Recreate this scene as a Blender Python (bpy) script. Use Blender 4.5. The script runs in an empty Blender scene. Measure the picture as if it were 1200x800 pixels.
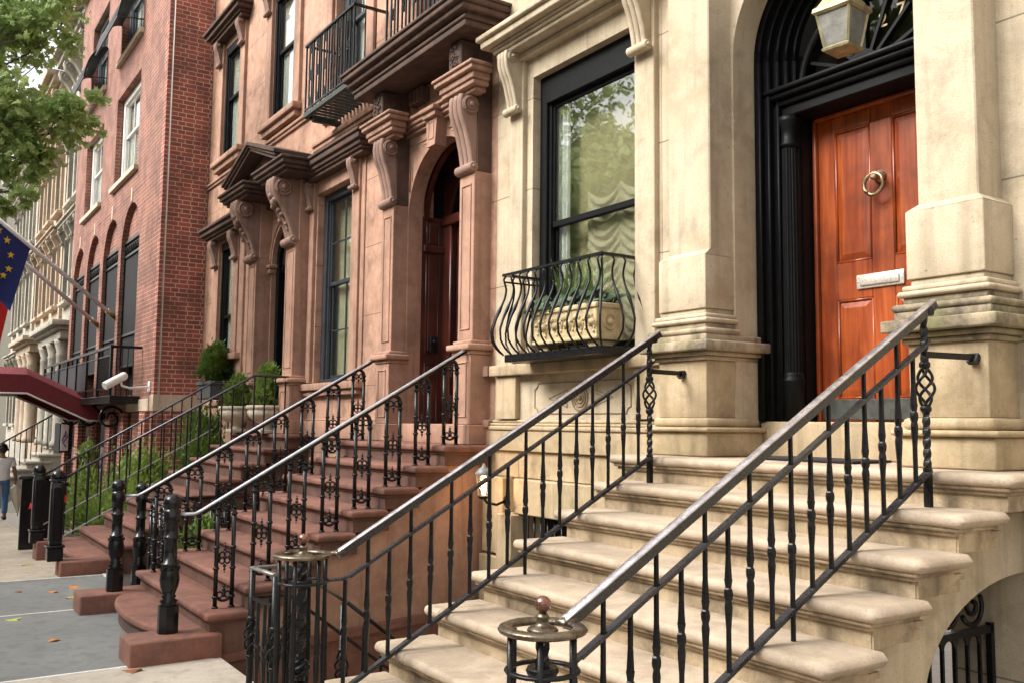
import bpy, bmesh, math, random
from mathutils import Vector, Matrix, Euler
random.seed(7)
R = math.radians
SC = bpy.context.scene
COL = SC.collection
rnd = random.random
def ru(a, b): return a + (b - a) * random.random()

# ------------------------------------------------------------------ objects
def props(o, label=None, cat=None, group=None, kind=None):
    if label: o['label'] = label
    if cat: o['category'] = cat
    if group: o['group'] = group
    if kind: o['kind'] = kind
    return o

def thing(name, label, cat, base=(0, 0, 0), group=None):
    o = bpy.data.objects.new(name, None)
    o.empty_display_size = .1
    o.location = base
    COL.objects.link(o)
    return props(o, label, cat, group)

def wbase(o):
    v = Vector((0, 0, 0))
    while o is not None:
        v = v + Vector(o.location); o = o.parent
    return v

def copy_tree(o, parent=None):
    c = o.copy(); COL.objects.link(c)
    if parent is not None: c.parent = parent
    for ch in list(o.children): copy_tree(ch, c)
    return c

class MB:
    """collects geometry in world coordinates, links it as one mesh object"""
    def __init__(s): s.v = []; s.f = []; s.sm = []
    def add(s, vs, fs, smooth=False):
        n = len(s.v); s.v.extend([tuple(p) for p in vs])
        for f in fs: s.f.append(tuple(i + n for i in f)); s.sm.append(smooth)
        return s
    def box(s, x0, x1, y0, y1, z0, z1):
        x0, x1 = min(x0, x1), max(x0, x1); y0, y1 = min(y0, y1), max(y0, y1); z0, z1 = min(z0, z1), max(z0, z1)
        vs = [(x, y, z) for z in (z0, z1) for y in (y0, y1) for x in (x0, x1)]
        return s.add(vs, [(0, 2, 3, 1), (4, 5, 7, 6), (0, 1, 5, 4), (2, 6, 7, 3), (0, 4, 6, 2), (1, 3, 7, 5)])
    def rbox(s, x0, x1, y0, y1, z0, z1, r=.02, seg=2, jit=0):
        bm = bmesh.new(); bmesh.ops.create_cube(bm, size=1)
        for v in bm.verts:
            v.co = Vector(((x0 + x1) / 2 + v.co.x * abs(x1 - x0), (y0 + y1) / 2 + v.co.y * abs(y1 - y0), (z0 + z1) / 2 + v.co.z * abs(z1 - z0)))
        bmesh.ops.bevel(bm, geom=list(bm.edges), offset=r, segments=seg, profile=.5, affect='EDGES')
        bm.verts.index_update()
        s.add([v.co + Vector((ru(-jit, jit), ru(-jit, jit), ru(-jit, jit))) for v in bm.verts], [[v.index for v in f.verts] for f in bm.faces], seg > 1)
        bm.free(); return s
    def prism(s, pts, axis, a, b, smooth=False):
        """polygon pts in the two other axes (order x,y,z minus axis), extruded along axis from a to b"""
        def mk(p, t):
            if axis == 'x': return (t, p[0], p[1])
            if axis == 'y': return (p[0], t, p[1])
            return (p[0], p[1], t)
        n = len(pts)
        vs = [mk(p, a) for p in pts] + [mk(p, b) for p in pts]
        s.add(vs, [tuple(range(n)), tuple(range(2 * n - 1, n - 1, -1))])
        k = len(s.v) - 2 * n
        for i in range(n):
            j = (i + 1) % n
            s.f.append((k + i, k + n + i, k + n + j, k + j)); s.sm.append(smooth)
        return s
    def tube(s, path, r, n=8, closed=False, flat=1.0, cap=True, rs=None):
        P = [Vector(p) for p in path]; m = len(P); rings = []
        up = Vector((0, 0, 1))
        prev = None
        for i, p in enumerate(P):
            if closed: t = P[(i + 1) % m] - P[i - 1]
            else: t = P[min(i + 1, m - 1)] - P[max(i - 1, 0)]
            t.normalize()
            a = t.cross(up)
            if a.length < .05: a = prev if prev is not None else t.cross(Vector((0, 1, 0)))
            a = a - t * a.dot(t); a.normalize()
            if prev is not None and a.dot(prev) < 0 and abs(t.z) > .7: a = -a
            prev = a; b = a.cross(t)
            rr = rs[i] if rs else r
            rings.append([p + a * (rr * math.cos(2 * math.pi * k / n)) + b * (rr * flat * math.sin(2 * math.pi * k / n)) for k in range(n)])
        vs = [q for ring in rings for q in ring]; fs = []
        for i in range(m if closed else m - 1):
            j = (i + 1) % m
            for k in range(n):
                l = (k + 1) % n
                fs.append((i * n + k, i * n + l, j * n + l, j * n + k))
        s.add(vs, fs, n > 5)
        if cap and not closed:
            b0 = len(s.v) - len(vs)
            s.f.append(tuple(b0 + k for k in range(n - 1, -1, -1))); s.sm.append(False)
            s.f.append(tuple(b0 + (m - 1) * n + k for k in range(n))); s.sm.append(False)
        return s
    def bar(s, p, q, w, h=None):
        """rectangular bar from p to q, width w (horizontal), height h"""
        h = h or w; p = Vector(p); q = Vector(q); t = (q - p).normalized()
        a = t.cross(Vector((0, 0, 1)))
        if a.length < 1e-3: a = Vector((1, 0, 0))
        a.normalize(); b = a.cross(t)
        vs = []
        for c in (p, q):
            for sa, sb in ((-1, -1), (1, -1), (1, 1), (-1, 1)): vs.append(c + a * (w / 2 * sa) + b * (h / 2 * sb))
        return s.add(vs, [(0, 1, 2, 3), (7, 6, 5, 4), (0, 4, 5, 1), (1, 5, 6, 2), (2, 6, 7, 3), (3, 7, 4, 0)])
    def lathe(s, prof, c, n=16, axis='z', rot=0, smooth=True):
        """prof = [(radius, height)...]"""
        vs = []; m = len(prof)
        for r_, h in prof:
            for k in range(n):
                a = 2 * math.pi * k / n + rot; x, y = r_ * math.cos(a), r_ * math.sin(a)
                if axis == 'z': vs.append((c[0] + x, c[1] + y, c[2] + h))
                elif axis == 'x': vs.append((c[0] + h, c[1] + x, c[2] + y))
                else: vs.append((c[0] + x, c[1] + h, c[2] + y))
        fs = []
        for i in range(m - 1):
            for k in range(n):
                l = (k + 1) % n; fs.append((i * n + k, i * n + l, (i + 1) * n + l, (i + 1) * n + k))
        fs2 = [tuple(range(n - 1, -1, -1)), tuple((m - 1) * n + k for k in range(n))]
        b0 = len(s.v); s.add(vs, fs, smooth)
        for f in fs2: s.f.append(tuple(b0 + i for i in f)); s.sm.append(False)
        return s
    def cyl(s, c, r, h0, h1, axis='z', n=16): return s.lathe([(r, h0), (r, h1)], c, n, axis)
    def ball(s, c, r, n=12, sq=1.0):
        return s.lathe([(max(r * math.sin(math.pi * i / 8), 1e-4), -r * sq * math.cos(math.pi * i / 8)) for i in range(9)], c, n)
    def torus(s, c, R_, r, axis='z', n=28, m=8, flat=1.0, a0=0, a1=2 * math.pi):
        full = abs(a1 - a0) > 6.28
        pts = []
        for i in range(n if full else n + 1):
            a = a0 + (a1 - a0) * i / n
            x, y = R_ * math.cos(a), R_ * math.sin(a)
            pts.append((c[0] + x, c[1] + y, c[2]) if axis == 'z' else (c[0], c[1] + x, c[2] + y) if axis == 'x' else (c[0] + x, c[1], c[2] + y))
        return s.tube(pts, r, m, closed=full, flat=flat)
    def grid_wall(s, x0, x1, z0, z1, y0, y1, holes, axis='y'):
        xs = sorted({x0, x1} | {h[0] for h in holes} | {h[1] for h in holes}); xs = [x for x in xs if x0 <= x <= x1]
        for i in range(len(xs) - 1):
            a, b = xs[i], xs[i + 1]; m = (a + b) / 2
            hs = sorted([(max(h[2], z0), min(h[3], z1)) for h in holes if h[0] <= m <= h[1]])
            z = z0
            for h0, h1 in hs + [(z1, z1)]:
                if h0 > z + 1e-6:
                    if axis == 'y': s.box(a, b, y0, y1, z, h0)
                    else: s.box(y0, y1, a, b, z, h0)
                z = max(z, h1)
        return s
    def spandrel(s, xc, r, zs, x0, x1, zt, y0, y1, n=20, foot=None):
        """wall piece x0..x1, zs..zt with a half-round arch of radius r cut out"""
        foot = zs if foot is None else foot
        for sg, xe in ((-1, x0), (1, x1)):
            prev = None
            if abs(xe - (xc + sg * r)) > 1e-4: s.box(xe, xc + sg * r, y0, y1, foot, zs)
            pts = []
            for i in range(n + 1):
                a = math.pi / 2 * i / n
                pts.append((xc + sg * r * math.cos(a), zs + r * math.sin(a)))
            poly = pts + [(xc, zt), (xe, zt), (xe, zs)]
            if sg < 0: poly = poly[::-1]
            # build as quads strip for safety: from arc to top line
            tops = []
            for (x, z) in pts: tops.append((x, zt))
            vs = []; fs = []
            for i in range(n + 1):
                vs += [(pts[i][0], y0, pts[i][1]), (tops[i][0], y0, tops[i][1]), (pts[i][0], y1, pts[i][1]), (tops[i][0], y1, tops[i][1])]
            for i in range(n):
                a, b = 4 * i, 4 * (i + 1)
                f = [(a, b, b + 1, a + 1), (a + 2, a + 3, b + 3, b + 2), (a, a + 2, b + 2, b), (a + 1, b + 1, b + 3, a + 3)]
                fs += f
            s.add(vs, fs)
            if abs(xe - (xc + sg * r)) > 1e-4: s.box(xe, xc + sg * r, y0, y1, zs, zt)
        return s
    def obj(s, name, m, parent=None, label=None, bevel=0, kind=None, base=None):
        me = bpy.data.meshes.new(name)
        b = wbase(parent) if parent is not None else Vector(base or (0, 0, 0))
        me.from_pydata([(v[0] - b.x, v[1] - b.y, v[2] - b.z) for v in s.v], [], s.f)
        me.polygons.foreach_set('use_smooth', s.sm)
        me.validate()
        bm = bmesh.new(); bm.from_mesh(me); bmesh.ops.recalc_face_normals(bm, faces=bm.faces[:]) if len(s.f) < 20000 else None; bm.to_mesh(me); bm.free()
        o = bpy.data.objects.new(name, me); COL.objects.link(o)
        if parent is not None: o.parent = parent
        else: o.location = b
        if m is not None: me.materials.append(m)
        if bevel:
            md = o.modifiers.new('bevel', 'BEVEL'); md.width = bevel; md.segments = 2; md.limit_method = 'ANGLE'; md.angle_limit = R(40)
        if label: o['label'] = label
        if kind: o['kind'] = kind
        return o
    def solo(s, name, m, label, cat, base, group=None, kind=None, bevel=0):
        o = s.obj(name, m, None, base=base, bevel=bevel)
        return props(o, label, cat, group, kind)

# ------------------------------------------------------------------ materials
class NT:
    def __init__(s, name):
        s.m = bpy.data.materials.new(name); s.m.use_nodes = True
        s.t = s.m.node_tree; s.t.nodes.clear()
        s.out = s.n('ShaderNodeOutputMaterial'); s.b = s.n('ShaderNodeBsdfPrincipled')
        s.l(s.b.outputs[0], s.out.inputs[0])
    def n(s, ty, **k):
        o = s.t.nodes.new(ty)
        for a, v in k.items(): setattr(o, a, v)
        return o
    def l(s, a, b): s.t.links.new(a, b)
    def pos(s): return s.n('ShaderNodeNewGeometry').outputs['Position']
    def mapv(s, v, scale=(1, 1, 1), loc=(0, 0, 0)):
        m = s.n('ShaderNodeMapping'); m.inputs['Scale'].default_value = scale; m.inputs['Location'].default_value = loc
        s.l(v, m.inputs['Vector']); return m.outputs[0]
    def noise(s, v, scale, detail=5, rough=.55, dist=0):
        n = s.n('ShaderNodeTexNoise'); n.inputs['Scale'].default_value = scale; n.inputs['Detail'].default_value = detail
        n.inputs['Roughness'].default_value = rough; n.inputs['Distortion'].default_value = dist
        s.l(v, n.inputs['Vector']); return n.outputs[0]
    def ramp(s, f, stops):
        r = s.n('ShaderNodeValToRGB'); e = r.color_ramp.elements
        while len(e) < len(stops): e.new(.5)
        for el, (p, c) in zip(e, stops):
            el.position = p; el.color = (c, c, c, 1) if isinstance(c, (int, float)) else (*c, 1)
        s.l(f, r.inputs[0]); return r.outputs[0]
    def mix(s, f, a, b, mode='MIX'):
        m = s.n('ShaderNodeMix', data_type='RGBA', blend_type=mode)
        for val, i in ((f, 0), (a, 6), (b, 7)):
            if hasattr(val, 'links'): s.l(val, m.inputs[i])
            elif isinstance(val, (int, float)) and i == 0: m.inputs[0].default_value = val
            else: m.inputs[i].default_value = (*val, 1)
        return m.outputs[2]
    def math(s, op, a, b=None, c=None):
        m = s.n('ShaderNodeMath', operation=op)
        for i, v in enumerate((a, b, c)):
            if v is None: continue
            if hasattr(v, 'links'): s.l(v, m.inputs[i])
            else: m.inputs[i].default_value = v
        return m.outputs[0]
    def sep(s, v):
        m = s.n('ShaderNodeSeparateXYZ'); s.l(v, m.inputs[0]); return m.outputs
    def bump(s, h, strength=.3, dist=.02, normal=None):
        b = s.n('ShaderNodeBump'); b.inputs['Strength'].default_value = strength; b.inputs['Distance'].default_value = dist
        s.l(h, b.inputs['Height'])
        if normal is not None: s.l(normal, b.inputs['Normal'])
        return b.outputs[0]
    def set(s, **k):
        for a, v in k.items():
            i = s.b.inputs[a.replace('_', ' ')]
            if hasattr(v, 'links'): s.l(v, i)
            elif isinstance(v, tuple) and len(v) == 3: i.default_value = (*v, 1)
            else: i.default_value = v
        return s.m

def stone(name, base, dark, light, streak=.35, joints=None, rough=.85, grime=(.05, .045, .04), grime_amt=.25, bump=.5, green=0, edge=0, glo=.52):
    t = NT(name); P = t.pos(); x, y, z = t.sep(P)
    n1 = t.noise(P, 1.7, 6, .6); n2 = t.noise(P, 9, 6, .62); fine = t.noise(P, 120, 4, .7)
    st = t.noise(t.mapv(P, (9, 9, .55)), 1.0, 5, .6, .2)
    c = t.mix(t.ramp(n1, [(.36, 0.), (.62, 1.)]), dark, base)
    c = t.mix(t.ramp(n2, [(.42, 0.), (.75, .55)]), c, light)
    c = t.mix(t.math('MULTIPLY', t.ramp(st, [(.5, 0.), (.72, 1.)]), streak), c, tuple(k * .55 for k in dark))
    g = t.math('MULTIPLY', t.ramp(t.noise(P, 3.1, 7, .7, .4), [(glo, 0.), (glo + .2, 1.)]), grime_amt)
    c = t.mix(g, c, grime)
    c = t.mix(t.math('MULTIPLY', t.ramp(fine, [(.32, 1.), (.5, 0.)]), .4), c, tuple(k * .5 for k in dark))
    pit = t.noise(P, 55, 3, .55); pm = t.math('MULTIPLY', t.ramp(pit, [(.66, 0.), (.72, 1.)]), t.ramp(n2, [(.45, 0.), (.6, .8)]))
    c = t.mix(pm, c, tuple(k * .35 for k in dark))
    if green:
        gg = t.math('MULTIPLY', t.ramp(t.noise(P, 2.3, 5, .6), [(.5, 0.), (.66, 1.)]), green)
        c = t.mix(gg, c, (.13, .14, .035))
    if edge:   # soot caught on worn arrises
        pt = t.n('ShaderNodeNewGeometry').outputs['Pointiness']
        e = t.math('MULTIPLY', t.ramp(pt, [(.44, 1.), (.495, 0.)]), edge)
        c = t.mix(t.math('MULTIPLY', e, t.ramp(n2, [(.3, .3), (.6, 1.)])), c, grime)
    h = t.mix(.45, n2, t.mix(.35, fine, t.math('SUBTRACT', 1.0, pm)))
    nm = t.bump(h, bump, .012)
    if joints:
        per, off = joints
        fr = t.math('ABSOLUTE', t.math('SUBTRACT', t.math('FRACT', t.math('ADD', t.math('DIVIDE', z, per), off)), .5))
        jm = t.ramp(fr, [(0., 1.), (.0035 / per, 1.), (.0065 / per, 0.)])
        c = t.mix(t.math('MULTIPLY', jm, .75), c, tuple(k * .22 for k in dark))
    return t.set(Base_Color=c, Roughness=rough, Normal=nm)

CREAM = stone('cream_limestone', (.53, .435, .305), (.41, .325, .212), (.59, .50, .37), .5, grime=(.13, .10, .07), grime_amt=.42, glo=.5)
CREAMJ = stone('cream_limestone_wall', (.53, .435, .305), (.41, .325, .212), (.59, .50, .37), .5, joints=(.846, .841), grime=(.13, .10, .07), grime_amt=.42, glo=.5)
CREAMB = stone('cream_base_stone', (.50, .38, .235), (.345, .255, .145), (.575, .455, .30), .55, grime=(.085, .068, .045), grime_amt=.45, green=.16)
CREAMT = stone('cream_tread_stone', (.485, .385, .28), (.385, .297, .208), (.54, .44, .335), .12, grime=(.17, .125, .085), grime_amt=.5, bump=.6, glo=.46)
LEDGE = stone('weathered_ledge_stone', (.44, .35, .235), (.26, .20, .125), (.52, .43, .305), .7, grime=(.035, .03, .022), grime_amt=.85, glo=.43, green=.55)
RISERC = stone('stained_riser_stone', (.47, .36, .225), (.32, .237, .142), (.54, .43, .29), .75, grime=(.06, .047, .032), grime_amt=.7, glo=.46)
LIMEB = stone('pale_band_stone', (.60, .47, .35), (.50, .39, .28), (.66, .55, .42), .3, grime_amt=.2)
BROWN = stone('brownstone', (.425, .238, .16), (.27, .148, .10), (.49, .295, .212), .65, grime=(.055, .032, .022), grime_amt=.3)
BROWNJ = stone('brownstone_wall', (.51, .29, .195), (.37, .20, .132), (.57, .35, .25), .5, joints=(.846, .841), grime=(.10, .055, .036), grime_amt=.6, glo=.46)
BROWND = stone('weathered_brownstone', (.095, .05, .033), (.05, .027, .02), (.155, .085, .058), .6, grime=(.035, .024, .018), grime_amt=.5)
BROWNC = stone('carved_brownstone', (.30, .18, .135), (.19, .11, .082), (.37, .235, .18), .5, grime=(.05, .035, .03), grime_amt=.3)
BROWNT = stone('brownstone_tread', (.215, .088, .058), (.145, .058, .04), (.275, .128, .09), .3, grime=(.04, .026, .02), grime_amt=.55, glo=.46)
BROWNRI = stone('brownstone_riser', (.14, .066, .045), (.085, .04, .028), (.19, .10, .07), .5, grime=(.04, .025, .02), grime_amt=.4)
PALE = stone('pale_limestone', (.42, .385, .31), (.29, .265, .215), (.50, .46, .39), .7, grime=(.12, .10, .08), grime_amt=.35)
TANST = stone('tan_sandstone', (.47, .365, .26), (.36, .27, .19), (.53, .43, .33), .5, grime=(.10, .07, .05), grime_amt=.3)

def brick_mat(name, c1, c2, mortar, scale=1.0, msize=.007, bw=.205, rh=.072):
    t = NT(name); P = t.pos(); x, y, z = t.sep(P)
    u = t.math('ADD', x, y); cv = t.n('ShaderNodeCombineXYZ'); t.l(u, cv.inputs[0]); t.l(z, cv.inputs[1])
    b = t.n('ShaderNodeTexBrick'); t.l(cv.outputs[0], b.inputs['Vector'])
    b.inputs['Scale'].default_value = 1.0; b.inputs['Mortar Size'].default_value = msize; b.inputs['Mortar Smooth'].default_value = .3
    b.inputs['Brick Width'].default_value = bw; b.inputs['Row Height'].default_value = rh; b.inputs['Bias'].default_value = -.1
    b.inputs['Color1'].default_value = (*c1, 1); b.inputs['Color2'].default_value = (*c2, 1); b.inputs['Mortar'].default_value = (*mortar, 1)
    b.squash = .62; b.squash_frequency = 2
    n = t.noise(P, 2.2, 5, .6); n2 = t.noise(P, 40, 4, .6)
    c = t.mix(t.math('MULTIPLY', t.ramp(n, [(.42, 0.), (.62, 1.)]), .6), b.outputs['Color'], (.10, .042, .032))
    c = t.mix(t.math('MULTIPLY', t.ramp(n2, [(.5, 0.), (.8, 1.)]), .3), c, (.42, .20, .15))
    nm = t.bump(t.math('SUBTRACT', 1.0, b.outputs['Fac']), .5, .008)
    return t.set(Base_Color=c, Roughness=.85, Normal=nm)
BRICK = brick_mat('red_brick', (.38, .088, .06), (.19, .052, .04), (.55, .42, .32), msize=.0085, bw=.235, rh=.083)
BRICKF = brick_mat('red_brick_front', (.28, .10, .066), (.175, .066, .046), (.36, .25, .18), msize=.008, rh=.083, bw=.235)

def paint(name, col, rough=.3, var=.25, chip=None, bump=.12, metal=0., coat=0., rv=1.0, spec=.5):
    t = NT(name); P = t.pos(); n = t.noise(P, 14, 5, .6); f = t.noise(P, 90, 4, .6)
    c = t.mix(t.ramp(n, [(.35, 0.), (.7, 1.)]), tuple(k * (1 - var) for k in col), tuple(min(1, k * (1 + var)) for k in col))
    if chip:
        c = t.mix(t.ramp(t.noise(P, 34, 6, .7), [(.66, 0.), (.70, .8)]), c, chip)
    rg = t.ramp(f, [(.3, max(.05, rough - .1 * rv)), (.7, min(1, rough + .18 * rv))])
    return t.set(Base_Color=c, Roughness=rg, Metallic=metal, Normal=t.bump(t.mix(.5, n, f), bump, .006), Coat_Weight=coat, Specular_IOR_Level=spec)
IRON = paint('black_iron_paint', (.0075, .0075, .0085), .30, .3, (.04, .038, .04), .2, spec=.28)
IRONG = paint('glossy_black_iron', (.006, .006, .0065), .22, .2, None, .0, coat=.08, rv=.2, spec=.35)
RAILTOP = paint('worn_handrail_metal', (.56, .53, .54), .32, .35, (.12, .085, .085), .06, metal=.9)
RAILB = paint('black_handrail_paint', (.018, .019, .023), .26, .3, (.085, .09, .105), .06, coat=.15)
BRASS = paint('tarnished_brass', (.36, .27, .16), .34, .35, (.10, .06, .04), .1, metal=.85)
RINGM = paint('dark_bronze_ring', (.17, .135, .095), .30, .5, (.03, .022, .02), .1, metal=.85)
COPPER = paint('brown_bronze_ball', (.25, .13, .10), .22, .3, (.08, .05, .04), .08, metal=.8)
BRONZEL = paint('weathered_lantern_brass', (.34, .29, .16), .45, .35, (.10, .12, .08), .15, metal=.4)
BLACKW = paint('black_painted_wood', (.0045, .0048, .0054), .42, .3, None, .03, spec=.16)
SASH = paint('black_sash_paint', (.005, .0055, .006), .5, .3, None, .03, spec=.14)
BLUEG = paint('blue_grey_sash_paint', (.030, .036, .045), .4, .25)
WHITEP = paint('white_paint', (.72, .70, .66), .5, .06)
STEEL = paint('brushed_steel', (.55, .56, .59), .34, .15, (.2, .18, .18), .03, metal=.9)
POLEM = paint('pale_flagpole_paint', (.80, .80, .82), .3, .08, None, .03)
MAILM = paint('polished_mail_slot', (.66, .61, .54), .3, .08, None, .0, metal=.5)
CCTVM = paint('white_plastic', (.74, .73, .70), .4, .05)
RED = paint('red_canvas', (.16, .014, .02), .7, .15, None, .1)
DARK = paint('dark_void', (.008, .008, .008), .8, .2)
SOIL = paint('dark_soil', (.03, .022, .015), .95, .4, None, .6)
TERRA = paint('cast_stone_planter', (.52, .41, .23), .8, .2, (.20, .13, .07), .5)
PALEURN = paint('pale_stone_urn', (.50, .43, .33), .8, .15, (.2, .16, .12), .3)
INTER = paint('pale_interior_wall', (.34, .30, .17), .9, .1)
GREENI = paint('interior_blind', (.46, .48, .33), .8, .12)
HALL = paint('dim_hall_wall', (.06, .06, .045), .9, .05, None, 0)
BARK = paint('tree_bark', (.085, .07, .055), .95, .35, (.16, .14, .11), 1.0)
RUBBER = paint('black_doormat', (.015, .015, .015), .9, .3)

def wood(name, c1, c2, rough=.28, coat=.5):
    t = NT(name); P = t.pos()
    g = t.noise(t.mapv(P, (14, 14, .9)), 1.6, 6, .6, .6); b = t.noise(P, 2.6, 4, .6)
    fib = t.noise(t.mapv(P, (90, 90, 2.5)), 1, 4, .6)
    c = t.mix(t.ramp(g, [(.35, 0.), (.65, 1.)]), c2, c1)
    c = t.mix(t.math('MULTIPLY', t.ramp(b, [(.40, 0.), (.66, 1.)]), .7), c, tuple(k * .42 for k in c2))
    c = t.mix(t.math('MULTIPLY', t.ramp(fib, [(.5, 0.), (.75, 1.)]), .3), c, tuple(k * .5 for k in c2))
    return t.set(Base_Color=c, Roughness=t.ramp(g, [(.2, rough), (.8, rough + .15)]), Coat_Weight=coat, Coat_Roughness=.15, Normal=t.bump(fib, .06, .004))
DOORW = wood('red_stained_wood', (.38, .078, .012), (.20, .030, .006), .30, .22)
MAHOG = wood('dark_mahogany', (.105, .022, .012), (.05, .012, .008), .3, .4)

def glass(name, tint=(.9, .95, .92), refl=.10):
    t = NT(name); t.t.nodes.remove(t.b)
    tr = t.n('ShaderNodeBsdfTransparent'); tr.inputs[0].default_value = (*tint, 1)
    gl = t.n('ShaderNodeBsdfGlossy'); gl.inputs['Roughness'].default_value = .015
    n = t.noise(t.pos(), 1.6, 2, .5)
    bp = t.bump(n, .06, .05); t.l(bp, gl.inputs['Normal'])
    lw = t.n('ShaderNodeLayerWeight'); lw.inputs[0].default_value = .5
    f = t.math('ADD', t.math('MULTIPLY', t.math('POWER', lw.outputs['Facing'], 3.5), .75), refl)
    mx = t.n('ShaderNodeMixShader'); t.l(f, mx.inputs[0]); t.l(tr.outputs[0], mx.inputs[1]); t.l(gl.outputs[0], mx.inputs[2])
    t.l(mx.outputs[0], t.out.inputs[0]); return t.m
GLASS = glass('window_glass', (.95, .96, .93), .12)
GLASSD = glass('dark_glass', (.5, .5, .5), .02)
LANTG = paint('cloudy_lantern_pane', (.20, .195, .17), .3, .25, None, .03)

def leafmat(name, c1, c2, c3, tr=.35):
    t = NT(name); P = t.pos(); n = t.noise(P, 3.5, 3, .6); oi = t.noise(P, 31, 2, .5)
    c = t.mix(t.ramp(n, [(.35, 0.), (.65, 1.)]), c1, c2)
    c = t.mix(t.ramp(oi, [(.5, 0.), (.72, 1.)]), c, c3)
    t.set(Base_Color=c, Roughness=.5)
    tl = t.n('ShaderNodeBsdfTranslucent'); hs = t.mix(.5, c, c3); t.l(hs, tl.inputs[0])
    mx = t.n('ShaderNodeMixShader'); mx.inputs[0].default_value = tr
    t.l(t.b.outputs[0], mx.inputs[1]); t.l(tl.outputs[0], mx.inputs[2]); t.l(mx.outputs[0], t.out.inputs[0]); return t.m
LEAF = leafmat('street_tree_leaf', (.15, .27, .05), (.31, .45, .12), (.60, .68, .36), .6)
CONIF = leafmat('conifer_needles', (.06, .11, .02), (.10, .17, .03), (.17, .24, .045), .3)
SHRUB = leafmat('shrub_leaf', (.10, .17, .03), (.18, .28, .05), (.28, .36, .09), .4)
GRASSL = leafmat('spiky_leaf', (.05, .10, .02), (.10, .18, .035), (.34, .42, .18), .3)
HOSTA = leafmat('dark_broad_leaf', (.025, .055, .018), (.045, .09, .025), (.10, .16, .05), .2)
def fallen(name, c): return leafmat(name, tuple(k * .7 for k in c), c, tuple(min(1, k * 1.3) for k in c), .1)
FL = [fallen('orange_fallen_leaf', (.50, .17, .02)), fallen('yellow_fallen_leaf', (.48, .34, .05)), fallen('brown_fallen_leaf', (.24, .08, .03)), fallen('green_fallen_leaf', (.36, .40, .06))]

def cloth(name, col, rough=.85):
    t = NT(name); P = t.pos(); n = t.noise(P, 30, 4, .6)
    return t.set(Base_Color=t.mix(n, tuple(k * .8 for k in col), col), Roughness=rough, Normal=t.bump(t.noise(P, 14, 4, .6), .4, .02))
SHIRT = cloth('white_cotton', (.95, .92, .90)); JEANS = cloth('blue_denim', (.09, .18, .36)); SKIN = cloth('skin', (.32, .15, .09), .55)
HAIR = cloth('dark_hair', (.02, .013, .01), .5); UMB = cloth('cream_umbrella_cloth', (.74, .65, .48)); SHOE = cloth('dark_shoe', (.03, .03, .03))
FLAGB = cloth('blue_flag_cloth', (.018, .032, .19)); FLAGY = cloth('yellow_flag_star', (.75, .55, .04)); FLAGR = cloth('red_flag_cloth', (.60, .02, .02))
CURT = cloth('cream_curtain', (.40, .36, .25)); LACE = cloth('white_curtain', (.80, .84, .82)); ROSE = cloth('red_rose', (.70, .015, .012), .5)

def slab_mat(name, c, var=.16, joints=None):
    t = NT(name); P = t.pos(); n = t.noise(P, 1.3, 6, .62); f = t.noise(P, 160, 3, .7); s2 = t.noise(P, 7, 6, .65)
    col = t.mix(t.ramp(n, [(.3, 0.), (.7, 1.)]), tuple(k * (1 - var) for k in c), tuple(k * (1 + var) for k in c))
    col = t.mix(t.math('MULTIPLY', t.ramp(f, [(.38, 1.), (.52, 0.)]), .6), col, tuple(k * .45 for k in c))
    col = t.mix(t.math('MULTIPLY', t.ramp(t.noise(P, 210, 2, .5), [(.62, 0.), (.7, 1.)]), .5), col, tuple(min(1, k * 2.0) for k in c))
    col = t.mix(t.math('MULTIPLY', t.ramp(s2, [(.48, 0.), (.66, 1.)]), .6), col, tuple(k * .55 for k in c))
    vo = t.n('ShaderNodeTexVoronoi'); vo.inputs['Scale'].default_value = 4.5; t.l(P, vo.inputs['Vector'])
    col = t.mix(t.math('MULTIPLY', t.ramp(vo.outputs['Distance'], [(.06, 1.), (.085, 0.)]), .55), col, tuple(k * .4 for k in c))
    cr = t.noise(P, .9, 8, .65, 1.2); col = t.mix(t.math('MULTIPLY', t.ramp(t.math('ABSOLUTE', t.math('SUBTRACT', cr, .5)), [(0., 1.), (.004, 0.)]), .5), col, tuple(k * .35 for k in c))
    return t.set(Base_Color=col, Roughness=.85, Normal=t.bump(f, .3, .006))
GREYS = slab_mat('grey_sidewalk_slab', (.155, .157, .150)); CONC = slab_mat('pale_concrete_slab', (.40, .35, .285)); TANC = slab_mat('tan_concrete', (.34, .285, .22), .25)
GROUT = slab_mat('white_joint', (.70, .68, .64)); ASPH = slab_mat('asphalt', (.06, .06, .06)); EARTH = slab_mat('earth_ground', (.11, .09, .07))
def emit(name, col, st):
    t = NT(name); return t.set(Base_Color=col, Emission_Color=col, Emission_Strength=st)
BULB = emit('lit_bulb', (1.0, .6, .25), 7.0)
SIGNM = emit('backlit_sign_panel', (.75, .78, .80), .35)
INK = paint('purple_sign_ink', (.12, .05, .22), .5)
GOLD = paint('faded_gold_numeral', (.40, .30, .14), .5, .2)
CURTB = paint('drawn_curtain', (.27, .235, .135), .9, .12)
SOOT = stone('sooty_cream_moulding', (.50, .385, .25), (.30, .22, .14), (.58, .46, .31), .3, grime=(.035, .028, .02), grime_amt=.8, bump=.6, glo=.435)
# ------------------------------------------------------------------ setting
def zg(x):            # the pavement falls away down the street
    return 0.0 if x > -11.5 else -.037 * (-11.5 - x)

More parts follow.
